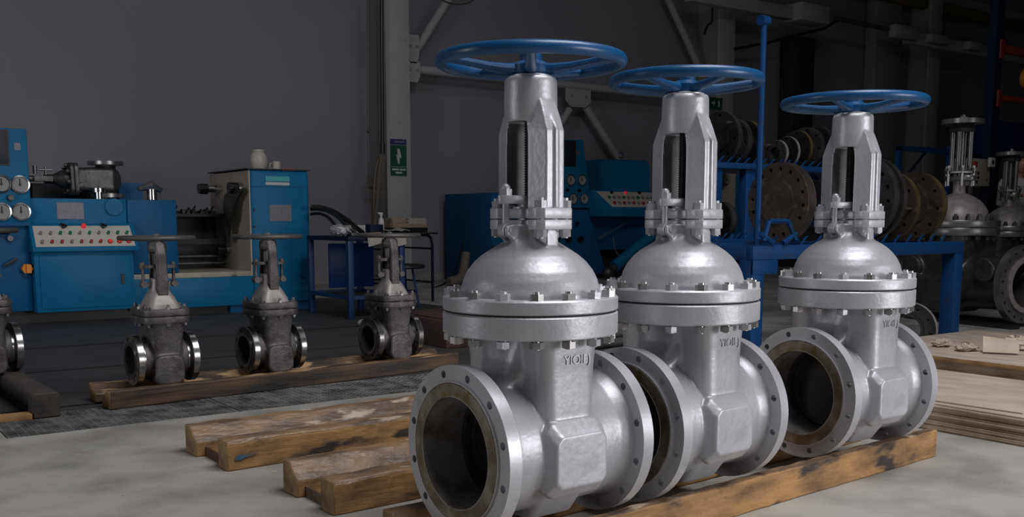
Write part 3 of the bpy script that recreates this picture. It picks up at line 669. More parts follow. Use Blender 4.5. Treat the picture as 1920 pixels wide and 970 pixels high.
# upper housing with plate and round cover
b = MB(); b.box(1.895, 2.79, YF+.03, YF+.9, .76, 1.222); prt(b, 'upper_housing', 'bench_blue', T0, bev=.008)
b = MB(); boxpx(b, (106, 380), (158, 411), YF+.022, .008); prt(b, 'name_plate', 'plate', T0)
p = onY(213, 388, YF+.03); b = MB(); b.rod(p, p+Vector((0, -.02, 0)), .085, n=28)
prt(b, 'round_cover', 'bench_blue', T0)
b = MB(); b.box(2.792, 3.29, YF+.01, YF+.95, .46, 1.218); prt(b, 'side_housing', 'bench_blue2', T0, bev=.01)
# button console
zt, zb = .955, .735
b = MB(); xs0, xs1 = 1.86, 2.84
b.loft([[(x, YF-.02, zt+.02), (x, YF+.03, zt+.02), (x, YF+.03, zb-.03), (x, YF-.17, zb-.03), (x, YF-.17, zb)] for x in (xs0, xs1)]); prt(b, 'console_housing', 'bench_blue', T0, bev=.004)
def pan(u, v, lift=0):  # panel coordinates -> point on the sloping face
    y = YF-.17+.15*v; z = zb+(zt+.02-zb)*v; n = Vector((0, -(zt+.02-zb), .15)).normalized()*-1
    return Vector((xs0+(xs1-xs0)*u, y, z)) + Vector((0, -.83, .55))*lift
b = MB(); P = [pan(.03, .07), pan(.97, .07), pan(.95, .90), pan(.03, .90)]; b.loft([P, [q+Vector((0, -.83, .55))*.006 for q in P]]); prt(b, 'button_panel', 'panel_beige', T0)
rowcol = [['grey_button', 'grey_button', 'green', 'green', 'grey_button', 'green', 'grey_button', 'green', 'green', 'green'],
          ['grey_button', 'red_dim', 'red_dim', 'grey_button', 'red_dim', 'red_dim', 'red_dim', 'red', 'red', 'red']]
for r_ in range(2):
    for k in range(10):
        p = pan(.09+k*.091, .60-.35*r_, .006); d = Vector((0, -.83, .55)); m_ = rowcol[r_][k]
        b = MB(); b.rod(p, p+d*.01, .024, n=14)
        o = prt(b, 'button_collar', 'chrome' if m_ != 'red' else 'red_dim', T0)
        b = MB(); b.rod(p+d*.01, p+d*.022, .017, n=14); b.build('button', m_, o)
for u, m_ in ((.31, 'black_gloss'), (.50, 'red'), (.69, 'black_gloss')):
    p = pan(u, .86, .006); d = Vector((0, -.83, .55)); b = MB(); b.rod(p, p+d*.03, .022, n=14)
    if m_ != 'red': b.rod(p+d*.03+Vector((-.03, 0, .015)), p+d*.03+Vector((.03, 0, -.01)), .010, n=8)
    prt(b, 'rotary_switch' if m_ != 'red' else 'stop_button', m_, T0)
b = MB(); b.box(1.875, 2.80, YF-.10, YF+.7, .115, .703); prt(b, 'console_cabinet', 'bench_blue', T0, bev=.006)
b = MB(); b.box(1.92, 2.765, YF-.112, YF-.10, .15, .66); dr = prt(b, 'cabinet_door', 'bench_blue', T0, bev=.003)
b = MB(); p = onY(230, 523, YF-.11); b.box(p.x-.015, p.x+.015, YF-.13, YF-.112, p.z-.05, p.z+.05); b.build('door_handle', 'black', dr)
# bed and clamp cabinet
b = MB(); b.box(2.80, 4.10, YF, YF+1.2, .085, .40); prt(b, 'machine_bed', 'bench_blue', T0, bev=.006)
b = MB(); b.box(2.80, 4.10, YF+.005, YF+1.2, .401, .455); prt(b, 'bed_ledge', 'beige', T0, bev=.004)
b = MB(); b.box(3.292, 4.10, YF+1.10, YF+1.2, .455, 1.12); b.box(3.292, 4.1, YF+.75, YF+1.2, 1.05, 1.085); b.box(3.292, 4.1, YF+.75, YF+.8, .74, .8); prt(b, 'dark_recess', 'cavity', T0)
b = MB()
for z in (.52, .60): b.rod((3.50, YF+.8, z), (4.085, YF+.8, z), .022, n=12)
prt(b, 'guide_rods', 'dark_cast', T0)
b = MB(); b.box(4.102, 4.79, YF, YF+1.25, .085, 1.56); o = prt(b, 'end_cabinet', 'bench_blue', T0, bev=.035, seg=4)
b = MB(); b.box(4.085, 4.1015, YF+.015, YF+1.24, .40, 1.55); prt(b, 'clamp_plate', 'beige', T0)
b = MB(); b.box(4.07, 4.80, YF-.01, YF+1.26, 1.562, 1.575); prt(b, 'cabinet_top', 'black', T0)
b = MB(); b.box(4.104, 4.785, YF-.004, YF, 1.375, 1.385); prt(b, 'cabinet_seam', 'bench_blue2', T0)
b = MB(); boxpx(b, (498, 330), (543, 341), YF-.006, .005); lb = prt(b, 'cyan_label', 'label_cyan', T0); b = MB(); boxpx(b, (498, 341.5), (543, 348), YF-.006, .005); prt(b, 'white_label', 'label_white', T0)
b = MB(); boxpx(b, (505, 384), (547, 415), YF-.006, .005); prt(b, 'rating_plate', 'plate', T0)
b = MB()
for k in range(5): a_ = onY(530+k*5, 318, YF); b.box(a_.x, a_.x+.018, YF-.005, YF, a_.z-.015, a_.z+.015)
prt(b, 'red_lettering', 'red_dim', T0)
for py in (393, 425, 447, 520): knob(476 if py != 520 else 565, py, YF, .012, T0, 'black', .02, 'screw_head')
# clamp jaws on the beige plate
def jaw(py, pxa, yy, r, ln, L=.0):
    p = onX(pxa, py, 4.08); b = MB(); b.rod(p, p+Vector((-ln, 0, 0)), r, n=20); o = prt(b, 'clamp_cylinder', 'chrome', T0)
    q = p+Vector((-ln, 0, 0)); b = MB(); b.rod(q, q+Vector((-.10, 0, 0)), r*1.5, n=20); b.build('cylinder_head', 'black_gloss', o)
    return q
qa = jaw(353, 455, 0, .040, .06); qb = jaw(355, 414, 0, .040, .16); qc = jaw(467, 431, 0, .032, .05)
leaf = [(431, 348), (437, 352), (448, 350), (452, 358), (441, 380), (438, 410), (433, 428), (431, 455), (429, 455), (427, 428), (420, 405), (417, 385), (421, 366), (428, 352)]
b = MB(); b.loft([[tuple(onX(px, py, xx)) for px, py in leaf] for xx in (3.97, 4.02)]); prt(b, 'clamp_arm', 'dark_cast', T0, bev=.012)
b = MB(); b.box(1.0, 4.78, YF+.12, YF+1.1, 0.0, .13); prt(b, 'machine_plinth', 'black', T0)
b = MB(); b.box(3.85, 4.78, YF+.06, YF+.1, 0.0, .084); prt(b, 'plinth_skirt', 'bench_blue2', T0)
# back tank parts seen through between housing and valve
b = MB(); b.box(1.92, 2.06, YF+1.0, YF+1.3, .2, 1.42); prt(b, 'rear_post', 'beige', T0)
b = MB(); b.box(2.10, 2.9, YF+1.0, YF+1.25, .9, 1.40); prt(b, 'rear_housing', 'cavity', T0)
b = MB(); b.box(2.95, 3.2, YF+.9, YF+1.2, 1.1, 1.42); prt(b, 'rear_motor_box', 'bench_blue2', T0)
# swarf heap on the recess top
for k in range(9):
    b = MB(); x = 3.42+k*.07; r = .03+.02*random.random(); b.hexn((x, YF+.86+.05*(k % 3), 1.086), r, .03+.02*(k % 2)); b.rod((x-.03, YF+.9, 1.10), (x+.03, YF+.95, 1.13+.02*(k % 3)), .012, n=6)
    tag(b.build('clamp_nut', 'black'), 'black greasy clamp nut in the row on the machine shelf beside the beige plate', 'nut', 'black clamp nuts on the machine shelf')
# vessels on the end cabinet
p = onY(485, 312, YF+.5)
b = MB(); b.lathe([(.001, 0), (.065, 0), (.095, .06), (.10, .13), (.085, .18), (.065, .205), (.072, .22), (.068, .235), (.001, .235)], 'z', n=32); o = b.build('vase', 'cream'); o.location = (p.x, p.y, 1.576); tag(o, 'cream ceramic jar standing on the blue end cabinet', 'jar')
t = thing('mug', 'short cream mug beside the jar on the blue end cabinet', 'mug', (p.x+.22, p.y+.02, 1.576))
b = MB(); b.lathe([(.001, 0), (.05, 0), (.052, .11), (.047, .11), (.045, .01), (.001, .01)], 'z', n=24); b.build('cup', 'cream', t)
b = MB(); b.tube([(-.05, 0, .09), (-.075, 0, .085), (-.08, 0, .055), (-.07, 0, .03), (-.05, 0, .025)], .007, 8); b.build('handle', 'cream', t)

# valve clamped on the machine (lies on its side)
p = onY(185, 358, YF+.45)
t = thing('clamped_valve', 'dark steel valve lying on its side on top of the left machine', 'valve', (p.x, p.y, 1.225))
b = MB(); b.loft([[(x, y, z) for y, z in rrect(hy, hz, .05, 5, 0, .20)] for x, hy, hz in ((-.22, .12, .12), (0, .13, .13), (.12, .13, .13), (.19, .10, .10), (.22, .05, .05))])
b.lathe([(.10, .05), (.10, .35)], 'z', (.08, 0, 0), 32)
remesh(b.build('body', 'dark_cast', t), .007, 5)
for z0, z1, n_ in ((.355, .392, 'top_flange'), (.02, .06, 'bottom_flange')):
    b = MB(); b.disc_ring(.175, .06, z0, z1, 8, .145, .012, 0, 6, 'z', (.08, 0, 0)); b.build(n_, 'dark_bright', t)
for x0, x1 in ((-.30, -.265), (-.26, -.22)):
    b = MB(); b.prism([(y, z) for y, z in rrect(.165, .165, .06, 5, 0, .20)], x0, x1, lambda y, z, x: (x, y, z)); b.build('bonnet_flange', 'dark_cast', t, bev=.003)
for k in range(8):
    a = PI/4*k+.2; y, z = .14*math.cos(a), .20+.14*math.sin(a); b = MB(); b.rod((-.33, y, z), (-.19, y, z), .010, n=8); b.rod((-.325, y, z), (-.30, y, z), .018, n=6); b.build('bolt', 'dark_bright', t)
b = MB(); b.lathe([(.10, -.30), (.09, -.36), (.05, -.43), (.045, -.52)], 'x', (0, 0, .20), 28); b.build('bonnet', 'dark_cast', t)
b = MB()
for s in (-1, 1): b.box(-.62, -.45, s*.05-.016, s*.05+.016, .175, .225)
b.rod((-.55, 0, .20), (-.66, 0, .20), .03); b.build('yoke', 'dark_cast', t)
b = MB(); b.rod((-.56, 0, .29), (-.44, 0, .29), .012); b.rod((-.50, 0, .19), (-.50, 0, .32), .014); b.rod((-.60, 0, .25), (-.60, 0, .33), .02); b.build('eye_bolt', 'dark_bright', t)
b = MB(); b.rod((-.13, -.2, 0), (-.13, -.2, .10), .045, n=20); b.rod((-.13, -.2, .07), (-.13, -.2, .11), .07, n=20); tt = b.build('support_jack', 'polished'); tt.location = (p.x+.08, p.y, 1.224); tag(tt, 'short bright jack under the clamped valve, left one', 'jack')
b = MB(); b.rod((0, 0, 0), (0, 0, .11), .05, n=20); b.tube([(-.14, 0, .11), (0, 0, .15), (.1, 0, .10)], [.02, .05, .03], 8); tt = b.build('support_jack', 'polished'); tt.location = (p.x+.50, p.y-.15, 1.224); tag(tt, 'bright elbow shaped jack at the right end of the clamped valve', 'jack')

# ------------------------------------------------------------------ right test machine (behind the valves)
YR = 13.0
T1 = thing('valve_test_machine', 'blue valve test machine behind the front valve, with leaning gauge tower and button console', 'machine', (11, YR, 0))
def bx(p0, p1, y, d, name, m, **k):
    b = MB(); boxpx(b, p0, p1, y, d); return prt(b, name, m, T1, **k)
bx((922, 361), (1030, 532), YR, 1.4, 'left_cabinet', 'bench_blue2', bev=.02)
bx((922, 461), (1001, 463), YR-.004, .006, 'cabinet_seam', 'black')
a0, a1, a2, a3 = onY(1035, 262, YR), onY(1093, 262, YR), onY(1110, 390, YR), onY(1035, 390, YR)
b = MB(); b.loft([[(q.x, yy, q.z) for q in (a0, a1, a2, a3)] for yy in (YR, YR+.8)]); prt(b, 'gauge_tower', 'bench_blue', T1, bev=.01)
b = MB(); boxpx(b, (1050, 265), (1076, 310), YR-.012, .012); prt(b, 'screen', 'screen', T1, bev=.004)
bx((1046, 262), (1080, 313), YR-.006, .005, 'screen_bezel', 'black')
bx((1080, 282), (1088, 291), YR-.006, .005, 'tag_plate', 'plate')
for px, py in ((1049, 340), (1069, 338), (1090, 338), (1048, 374), (1073, 373), (1094, 373)): gauge(T1, px, py, YR, .095, T1)
for px, py in ((1062, 356), (1084, 357), (1080, 419)): knob(px, py, YR, .03, T1)
b = MB(); q0, q1, q2, q3 = onY(1030, 393, YR), onY(1104, 393, YR), onY(1140, 514, YR), onY(1030, 512, YR)
b.loft([[(q.x, yy, q.z) for q in (q0, q1, q2, q3)] for yy in (YR+.03, YR+1.0)]); prt(b, 'tower_base', 'bench_blue2', T1, bev=.01)
for px in (1041, 1062, 1085): knob(px, 448, YR+.03, .05, T1, 'black_gloss', .09)
# curved upper housing
a = onY(1098, 300, YR); c = onY(1217, 297, YR); z0 = onY(1160, 362, YR).z; z1 = onY(1160, 298, YR).z
P = [(YR-.02, z0), (YR-.02, z1-.12), (YR+.02, z1-.04), (YR+.1, z1), (YR+1.0, z1), (YR+1.0, z0)]
b = MB(); b.loft([[(x, y, z) for y, z in P] for x in (onY(1146, 300, YR).x, c.x)]); prt(b, 'upper_housing', 'bench_blue', T1, ang=50)
p = onY(1164, 296, YR+.3); b = MB(); b.tube([(p.x+.05*math.cos(2*PI*i/14), p.y, p.z+.04+.05*math.sin(2*PI*i/14)) for i in range(14)], .01, 6, closed=True); prt(b, 'lifting_eye', 'chrome', T1)
# console
xa, xb = onY(1108, 362, YR).x, onY(1222, 362, YR).x; za = onY(1160, 358, YR).z; zb2 = onY(1160, 392, YR-.3).z
b = MB(); b.loft([[(x, YR-.02, za), (x, YR+.1, za), (x, YR+.1, zb2-.13), (x, YR-.33, zb2-.13), (x, YR-.33, zb2)] for x in (xa, xb)]); prt(b, 'console_housing', 'bench_blue', T1, bev=.006)
def pan2(u, v, lift=0): return Vector((xa+(xb-xa)*u, YR-.33+.31*v, zb2+(za-zb2)*v))+Vector((0, -.6, .7))*lift
b = MB(); P = [pan2(.16, .10), pan2(.97, .10), pan2(.97, .92), pan2(.06, .92)]; b.loft([P, [q+Vector((0, -.6, .7))*.008 for q in P]]); prt(b, 'button_panel', 'panel_beige', T1)
for r_ in range(3):
    for k in range(10 if r_ < 2 else 3):
        u = (.22+k*.078-.03*r_) if r_ < 2 else .28+.23*k
        p = pan2(u, (.28, .58, .86)[r_], .008); d = Vector((0, -.6, .7)); b = MB(); b.rod(p, p+d*.03, .03, n=10)
        m_ = (('red_dim', 'grey_button')[k % 2], ('green', 'grey_button', 'grey_button')[k % 3])[r_] if r_ < 2 else ('black_gloss', 'red', 'black_gloss')[k]
        prt(b, 'button', m_, T1)
b = MB(); b.box(q1.x-.2, xb, YR+.15, YR+1.0, .5, za-.02); prt(b, 'under_console', 'bench_blue2', T1)
a = onY(1152, 500, YR-.3); c = onY(1225, 440, YR-.3); b = MB(); b.rod(a, c, .10, n=24); prt(b, 'hydraulic_cylinder', 'bench_blue', T1)
b = MB(); b.rod(a+Vector((-.12, 0, -.10)), a, .07, n=16); b.sphere(a+Vector((-.14, 0, -.1)), .11, 12); prt(b, 'cylinder_pivot', 'dark_cast', T1)
b = MB(); b.rod(onY(1122, 447, YR-.05), onY(1185, 412, YR-.05), .012, n=6); b.tube(bez(onY(1150, 445, YR-.05), onY(1150, 470, YR-.05), onY(1160, 480, YR-.05), onY(1165, 485, YR-.1)), .012, 6); prt(b, 'control_rods', 'plate', T1)
b = MB(); b.box(q0.x, xb+2.6, YR+.2, YR+1.1, 0, .35); prt(b, 'machine_plinth', 'black', T1)
b = MB(); b.box(xb-.2, onY(1381, 400, YR).x-.03, YR, YR+1.1, .36, .9); prt(b, 'machine_bed', 'bench_blue2', T1, bev=.01)
c = onY(1381, 316, YR); d_ = onY(1425, 322, YR)
b = MB(); b.box(c.x, d_.x, YR, YR+.95, .3, c.z); prt(b, 'end_cabinet', 'bench_blue', T1, bev=.03)
b = MB(); b.box(c.x-.02, c.x-.001, YR+.01, YR+.94, .5, c.z-.01); prt(b, 'clamp_plate', 'beige', T1)
leaf = [(1339, 328), (1350, 320), (1360, 325), (1364, 338), (1356, 350), (1340, 358), (1332, 366), (1330, 352)]
b = MB(); b.loft([[tuple(onX(px, py, xx)) for px, py in leaf] for xx in (c.x-.22, c.x-.12)]); prt(b, 'clamp_arm', 'dark_cast', T1, bev=.02)
p = onX(1366, 337, c.x-.02); b = MB(); b.rod(p, p+Vector((-.3, 0, 0)), .08, n=20); prt(b, 'clamp_cylinder', 'chrome', T1)
# cord and duct left of it
b = MB(); b.tube(bez(onZ(815, 540), onZ(850, 530), onY(858, 500, 13.2), onY(868, 455, 12.95)), .014, 8); tag(b.build('black_cable', 'hose'), 'black cord rising from the floor to the right blue machine', 'cord')
b = MB(); b.tube(bez((8.2, 12.95, .075), (8.5, 12.95, .09), (8.62, 13.2, .15), (8.72, 13.25, .5)), .07, 12); tag(b.build('duct_hose', 'hose_tan'), 'thick tan hose on the floor beside the cord, left of the right blue machine', 'hose')

# ------------------------------------------------------------------ work bench and desk between machine and column
t = thing('work_bench', 'blue steel work bench with lower rails, right of the left machine', 'bench', (4.56, 9.1, 0))
b = MB(); b.box(0, .66, 0, 1.0, .80, .845); b.build('bench_top', 'navy', t, bev=.006)
for x, y in ((.0, 0), (.60, 0), (0, .94), (.60, .94)):
    b = MB(); b.box(x, x+.06, y, y+.06, 0, .80); b.build('leg', 'bench_frame', t, bev=.004)
for args in ((.06, .60, .01, .05), (.06, .60, .95, .99)): b = MB(); b.box(args[0], args[1], args[2], args[3], .20, .24); b.build('lower_rail', 'bench_frame', t)
for x in (.01, .61): b = MB(); b.box(x, x+.04, .06, .94, .20, .24); b.build('lower_rail', 'bench_frame', t)
b = MB(); b.box(.06, .60, .06, .94, .205, .215); b.build('lower_shelf', 'dark_sheet', t)
b = MB(); b.box(.12, .66, .70, .72, .28, .76); b.build('back_panel', 'blue_plastic', t, bev=.003)
bz = .846
p = onZ(655, 438, bz)
# things on the bench
def hose(pts, r, label, m='hose', name='rubber_hose', group=None): b = MB(); b.tube(bez(*pts), r, 8); return tag(b.build(name, m), label, 'hose', group)
hose((onY(583, 389, 10.3), onY(625, 385, 10.2), onY(652, 415, 9.9), (5.02, 9.66, .875)), .026, 'topmost thick black hose arching from the machine cabinet onto the bench')
hose((onY(583, 392, 10.4), onY(618, 388, 10.2), onY(642, 410, 9.9), (4.86, 9.60, .87)), .022, 'second thick black hose arching just under the topmost one')
hose((onY(583, 402, 10.5), onY(612, 395, 10.3), onY(625, 415, 10.1), (4.80, 9.78, .865)), .018, 'short black hose arch beside the machine cabinet, innermost of three')
b = MB(); rnd = random.Random(3)
b.sphere((0, 0, 0), .08, 14, 1.5, 1, .7)
for v in b.bm.verts: v.co += Vector((rnd.uniform(-.02, .02), rnd.uniform(-.02, .02), rnd.uniform(-.015, .02)))
o = b.build('crumpled_foil', 'foil', ang=5); q = onZ(627, 438, .87); o.location = (4.72, 9.6, .90); tag(o, 'crumpled silver foil on the blue bench under the hoses', 'foil')
b = MB(); b.rod((4.66, 9.35, .862), (4.95, 9.55, .862), .015, n=8); tag(b.build('steel_rod', 'chrome'), 'bright steel rod lying on the left side of the blue bench', 'rod')
b = MB(); b.rod((4.72, 9.16, .862), (5.0, 9.22, .872), .016, .014, n=10); t = thing('hammer', 'hammer with wooden handle on the front edge of the blue bench', 'hammer', (0, 0, 0)); b.build('handle', 'wood_handle', t); b = MB(); b.box(4.62, 4.73, 9.14, 9.18, .848, .884); b.build('head', 'dark_cast', t, bev=.004)
b = MB(); b.box(0, .16, 0, .12, 0, .12); o = b.build('vise_block', 'navy', bev=.01); o.location = (5.0, 9.45, .846); tag(o, 'dark blue block on the bench beside the hose ends', 'block')
# cloth over the bench front
b = MB(); n = 8
for i in range(n):
    for j in range(5):
        pass
rg = []
for i in range(9):
    x = 4.76+i*.055; s_ = .012*math.sin(i*2.1)
    rg.append([(x, 9.3, .850), (x, 9.085, .850+.003), (x+.01, 9.075+s_, .83), (x+.015, 9.07+s_, .76-.02*math.cos(i)), (x+.015, 9.064+s_, .76-.02*math.cos(i)), (x+.005, 9.068+s_, .83), (x, 9.078, .858), (x, 9.3, .855)])
b.loft(rg); tag(b.build('work_cloth', 'paper', ang=60), 'pale cloth hanging over the front edge of the blue bench', 'cloth')
# desk
t = thing('school_desk', 'black topped desk with bent tube end frame, before the sign column', 'desk', (5.75, 10.6, 0))
b = MB(); b.box(-.05, .78, -.05, 1.0, .838, .862); b.build('desk_top', 'black', t, bev=.005)
for x in (.03, .72):
    b = MB(); b.tube([(x, 0, 0), (x, 0, .70), (x, .03, .79), (x, .10, .825), (x, .82, .825), (x, .89, .79), (x, .92, .70), (x, .92, 0)], .018, 10); fr = b.build('end_frame', 'navy', t)
    for z in (.24, .66): b = MB(); b.rod((x, 0, z), (x, .92, z), .012, n=8); b.build('frame_rail', 'navy', fr)
b = MB(); b.rod((.03, .9, .24), (.72, .9, .24), .012, n=8); b.build('cross_rail', 'navy', t)
# stool
t = thing('stool', 'round black stool under the desk', 'stool', (5.78, 10.15, 0))
b = MB(); b.lathe([(.001, .45), (.25, .45), (.27, .465), (.265, .49), (.23, .50), (.001, .50)], 'z', n=36); b.build('seat', 'black', t)
for k in range(4): a = PI/4+PI/2*k; b = MB(); b.rod((.12*math.cos(a), .12*math.sin(a), .45), (.2*math.cos(a), .2*math.sin(a), 0), .014, n=8); b.build('leg', 'bench_frame', t)
b = MB(); N = 24; b.tube([(.17*math.cos(2*PI*i/N), .17*math.sin(2*PI*i/N), .18) for i in range(N)], .009, 6, closed=True); b.build('foot_ring', 'bench_frame', t)
# things on the desk (top z=.862)
dz = .8625
def deskbox(px0, px1, y, dy, z0, h, m, name, lab, cat, rz=0, fan=0):
    a = onY(px0, 420, y); c = onY(px1, 420, y); b = MB()
    if fan:
        for k in range(fan): b.box(-.5*(c.x-a.x)+.01*math.sin(k*2), .5*(c.x-a.x)+.01*math.cos(k*3), -dy/2, dy/2, k*h/fan, (k+.8)*h/fan)
    else: b.box(-.5*(c.x-a.x), .5*(c.x-a.x), -dy/2, dy/2, 0, h)
    o = b.build(name, m, bev=.003 if not fan else 0); o.location = ((a.x+c.x)/2, y+dy/2, z0); o.rotation_euler.z = rz; return tag(o, lab, cat)
deskbox(738, 802, 10.85, .3, dz, .055, 'black_gloss', 'box_file', 'black flat box lowest in the pile on the desk', 'box')
deskbox(736, 800, 10.87, .28, dz+.056, .05, 'tan_box', 'carton', 'grey brown carton lying above the black box on the desk', 'box')
deskbox(736, 762, 10.9, .25, dz+.107, .07, 'tan_box', 'small_carton', 'small tan carton on the left top of the pile on the desk', 'box')
deskbox(764, 798, 10.88, .27, dz+.107, .07, 'paper', 'paper_stack', 'stack of loose papers on the right top of the pile on the desk', 'papers', .1, 6)
t = thing('spray_bottle', 'white plastic bottle standing left of the pile on the desk', 'bottle', (5.92, 10.9, dz))
b = MB(); b.lathe([(.001, 0), (.035, 0), (.037, .12), (.03, .16), (.015, .18), (.015, .2), (.001, .2)], 'z', n=20); b.build('bottle', 'white', t)
b = MB(); b.rod((0, 0, .2), (0, 0, .225), .02, n=12); b.box(-.045, .02, -.01, .01, .225, .245); b.build('cap', 'white', t)
b = MB(); rg = []
for i in range(8): x = 5.72+i*.06; z = dz+.012+.02*abs(math.sin(i*1.3)); rg.append([(x, 10.58, z), (x, 10.80, z+.015*math.cos(i)), (x, 10.80, z+.02*math.cos(i)+.012), (x, 10.58, z+.008)])
b.loft(rg); tag(b.build('rag', 'paper', ang=60), 'crumpled grey rag on the front of the desk', 'rag')
b = MB(); b.box(0, .75, 0, .38, 0, .018); o = b.build('drawing_board', 'black', bev=.004); o.location = (6.02, 10.2, .862+.0); o.location = (5.72, 10.54, .863); tag(o, 'thin black board jutting over the front of the desk', 'board') if False else bpy.data.objects.remove(o)
b = MB(); b.box(0, .30, 0, .2, 0, .11); o = b.build('instrument_case', 'label_white', bev=.004); o.location = (4.90, 9.83, .846); tag(o, 'light grey instrument case standing behind the hoses on the bench', 'case')
b = MB(); b.rod((5.0, 9.93, .957), (5.0, 9.93, 1.03), .008, n=8); o = b.build('antenna_rod', 'black'); tag(o, 'short black rod upright on the light grey instrument case', 'rod')
b = MB(); b.sphere((0, 0, .035), .05, 12, 1.3, 1, .7); o = b.build('plastic_bag', 'dial', ang=60); o.location = (*onZ(682, 612).xy, 0); tag(o, 'small pale plastic bag on the dark floor behind the right small valve', 'bag')
b = MB(); b.box(0, 1.0, 0, .9, 0, .22); b.box(.04, .96, .04, .86, .22, .235); o = b.build('steel_block', 'rust_block', bev=.008); o.location = (4.12, 6.55, .0); tag(o, 'dark brown steel block behind the right small valve', 'block')
for k in range(4):
    b = MB(); b.rod((0, 0, 0), (1.5, 0, 0), .038, n=14); o = b.build('steel_bar', 'steel_grey'); o.location = (4.15+.1*k, 5.85+.078*(k % 2)+.04*(k//2), .038+.068*(k//2)); tag(o, 'grey round steel bar lying in the small pile just left behind the front valve', 'bar', 'grey steel bars behind the front valve')

# ------------------------------------------------------------------ racks and flange discs
def comb(x0, x1, y, z, n, h, root, name):
    for k in range(n):
        x = x0+(x1-x0)*(k+.5)/n; b = MB()
        b.loft([[(x-.045, yy, z), (x-.030, yy, z), (x+.035, yy, z+h), (x+.020, yy, z+h)] for yy in (y, y+.012)])
        o = b.build(name, 'rack_blue', root); o.matrix_parent_inverse = Matrix.Translation(-Vector(root.location))
RA = thing('flange_rack', 'blue steel rack with leaning teeth, carrying the large brown flanges', 'rack', (6.6, 4.9, 0))
RX0, RX1, RY0, RY1, RZ = 5.28, 7.92, 4.48, 5.28, .835
def pr(b, name, m, **k): o = b.build(name, m, RA, **k); o.matrix_parent_inverse = Matrix.Translation(-RA.location); return o
for x in (RX0, RX1-.12):
    for y in (RY0, RY1-.12): b = MB(); b.box(x, x+.12, y, y+.12, 0, RZ-.10); pr(b, 'leg', 'rack_blue', bev=.006)
for y in (RY0, RY1-.06): b = MB(); b.box(RX0, RX1, y, y+.06, RZ-.10, RZ); pr(b, 'long_beam', 'rack_blue', bev=.005)
for x in (RX0, (RX0+RX1)/2, RX1-.06): b = MB(); b.box(x, x+.06, RY0+.06, RY1-.06, RZ-.09, RZ-.005); pr(b, 'cross_beam', 'rack_blue', bev=.004)
b = MB(); b.box(RX0, RX0+.26, RY0-.004, RY0+.02, RZ-.20, RZ-.10); pr(b, 'corner_plate', 'rack_blue', bev=.004)
comb(RX0+.1, RX1-.05, RY0+.1, RZ, 15, .06, RA, 'cradle_tooth'); comb(RX0+.1, RX1-.05, RY1-.15, RZ, 15, .06, RA, 'cradle_tooth')
b = MB(); p0 = onY(1400, 450, 4.5)
for a_, c_ in (((1432, 452), (1442, 415)), ((1442, 415), (1478, 415)), ((1478, 415), (1492, 450)), ((1424, 438), (1450, 456)), ((1492, 438), (1468, 456))):
    b.rod(onY(*a_, 4.47), onY(*c_, 4.47), .018, n=6)
pr(b, 'cradle_loop', 'rack_blue')
p = onY(1438, 38, 4.55)
b = MB(); b.rod((p.x, 4.575, RZ-.05), (p.x, 4.575, p.z-.03), .021, n=14); pr(b, 'tall_post', 'rack_blue')
b = MB(); b.rod((p.x-.035, 4.575, p.z), (p.x+.035, 4.575, p.z), .035, n=14); pr(b, 'post_eye', 'rack_blue')

def disc(x, y, z, r, th, m, label, n=12, ri=0, rz=0, rim=None, cat='flange', group='flanges on the racks', bolts=0, rh=None, name='steel_flange'):
    t = thing(name, label, cat, (x, y, z), rz, group)
    b = MB(); rh = rh or r*.055
    rin = ri if ri else r*.55
    b.disc_ring(r, rin, -th/2, th/2, n, r*.84, rh, .1, 4, 'x', (0, 0, r)); b.build('flange_ring', m, t)
    if not ri:
        b = MB(); b.lathe([(.001, -th/2-.012), (r*.55, -th/2-.012), (rin+.001, -th/2+.001), (rin+.001, th/2), (.001, th/2)], 'x', (0, 0, r), 48); b.build('blind_face', m, t)
    else:
        b = MB(); b.lathe([(ri*.98, -th/2-.008), (ri*1.18, -th/2-.008), (ri*1.18, th/2), (ri*.98, th/2)], 'x', (0, 0, r), 48, closed=True); b.build('hub', m, t)
    if rim:
        b = MB(); b.lathe([(r+.0005, -th*.3), (r+.003, -th*.3), (r+.003, th*.3), (r+.0005, th*.3)], 'x', (0, 0, r), 64, closed=True); b.build('rim_band', rim, t)
    for k in range(bolts):
        a = .1+2*PI*(k*2+1)/n; bb = MB(); sx_ = .14 if r > .25 else .045; bb.rod((-th/2-sx_, r*.84*math.cos(a), r+r*.84*math.sin(a)), (th/2+sx_*(.3 if r > .25 else 1), r*.84*math.cos(a), r+r*.84*math.sin(a)), .012, n=8); bb.build('stud', 'dark_bright', t)
    return t
yd = 4.88
disc(6.05, yd, RZ+.01, .295, .09, 'flange_brown', 'large brown blind flange standing on the rack between the second and third valve', 16, 0, R(-3), 'flange_grey')
disc(6.42, yd, RZ+.01, .235, .05, 'flange_black', 'dark smaller flange just behind the large brown blind flange', 12, .12)
disc(7.02, yd, RZ+.01, .34, .07, 'flange_grey', 'tall grey ringed flange right behind the third valve yoke', 16, .2)
disc(7.15, yd, RZ+.01, .335, .05, 'flange_grey', 'second tall grey flange pressed against the tall ringed one', 16, .2)
disc(7.42, yd, RZ+.01, .28, .06, 'flange_brown', 'brown flange with long studs right of the third valve yoke', 10, 0, 0, 'flange_yellow', bolts=3)
disc(7.80, yd, RZ+.01, .285, .08, 'flange_brown', 'brown blind flange at the right end of the lower rack', 10, 0, 0, 'flange_yellow')
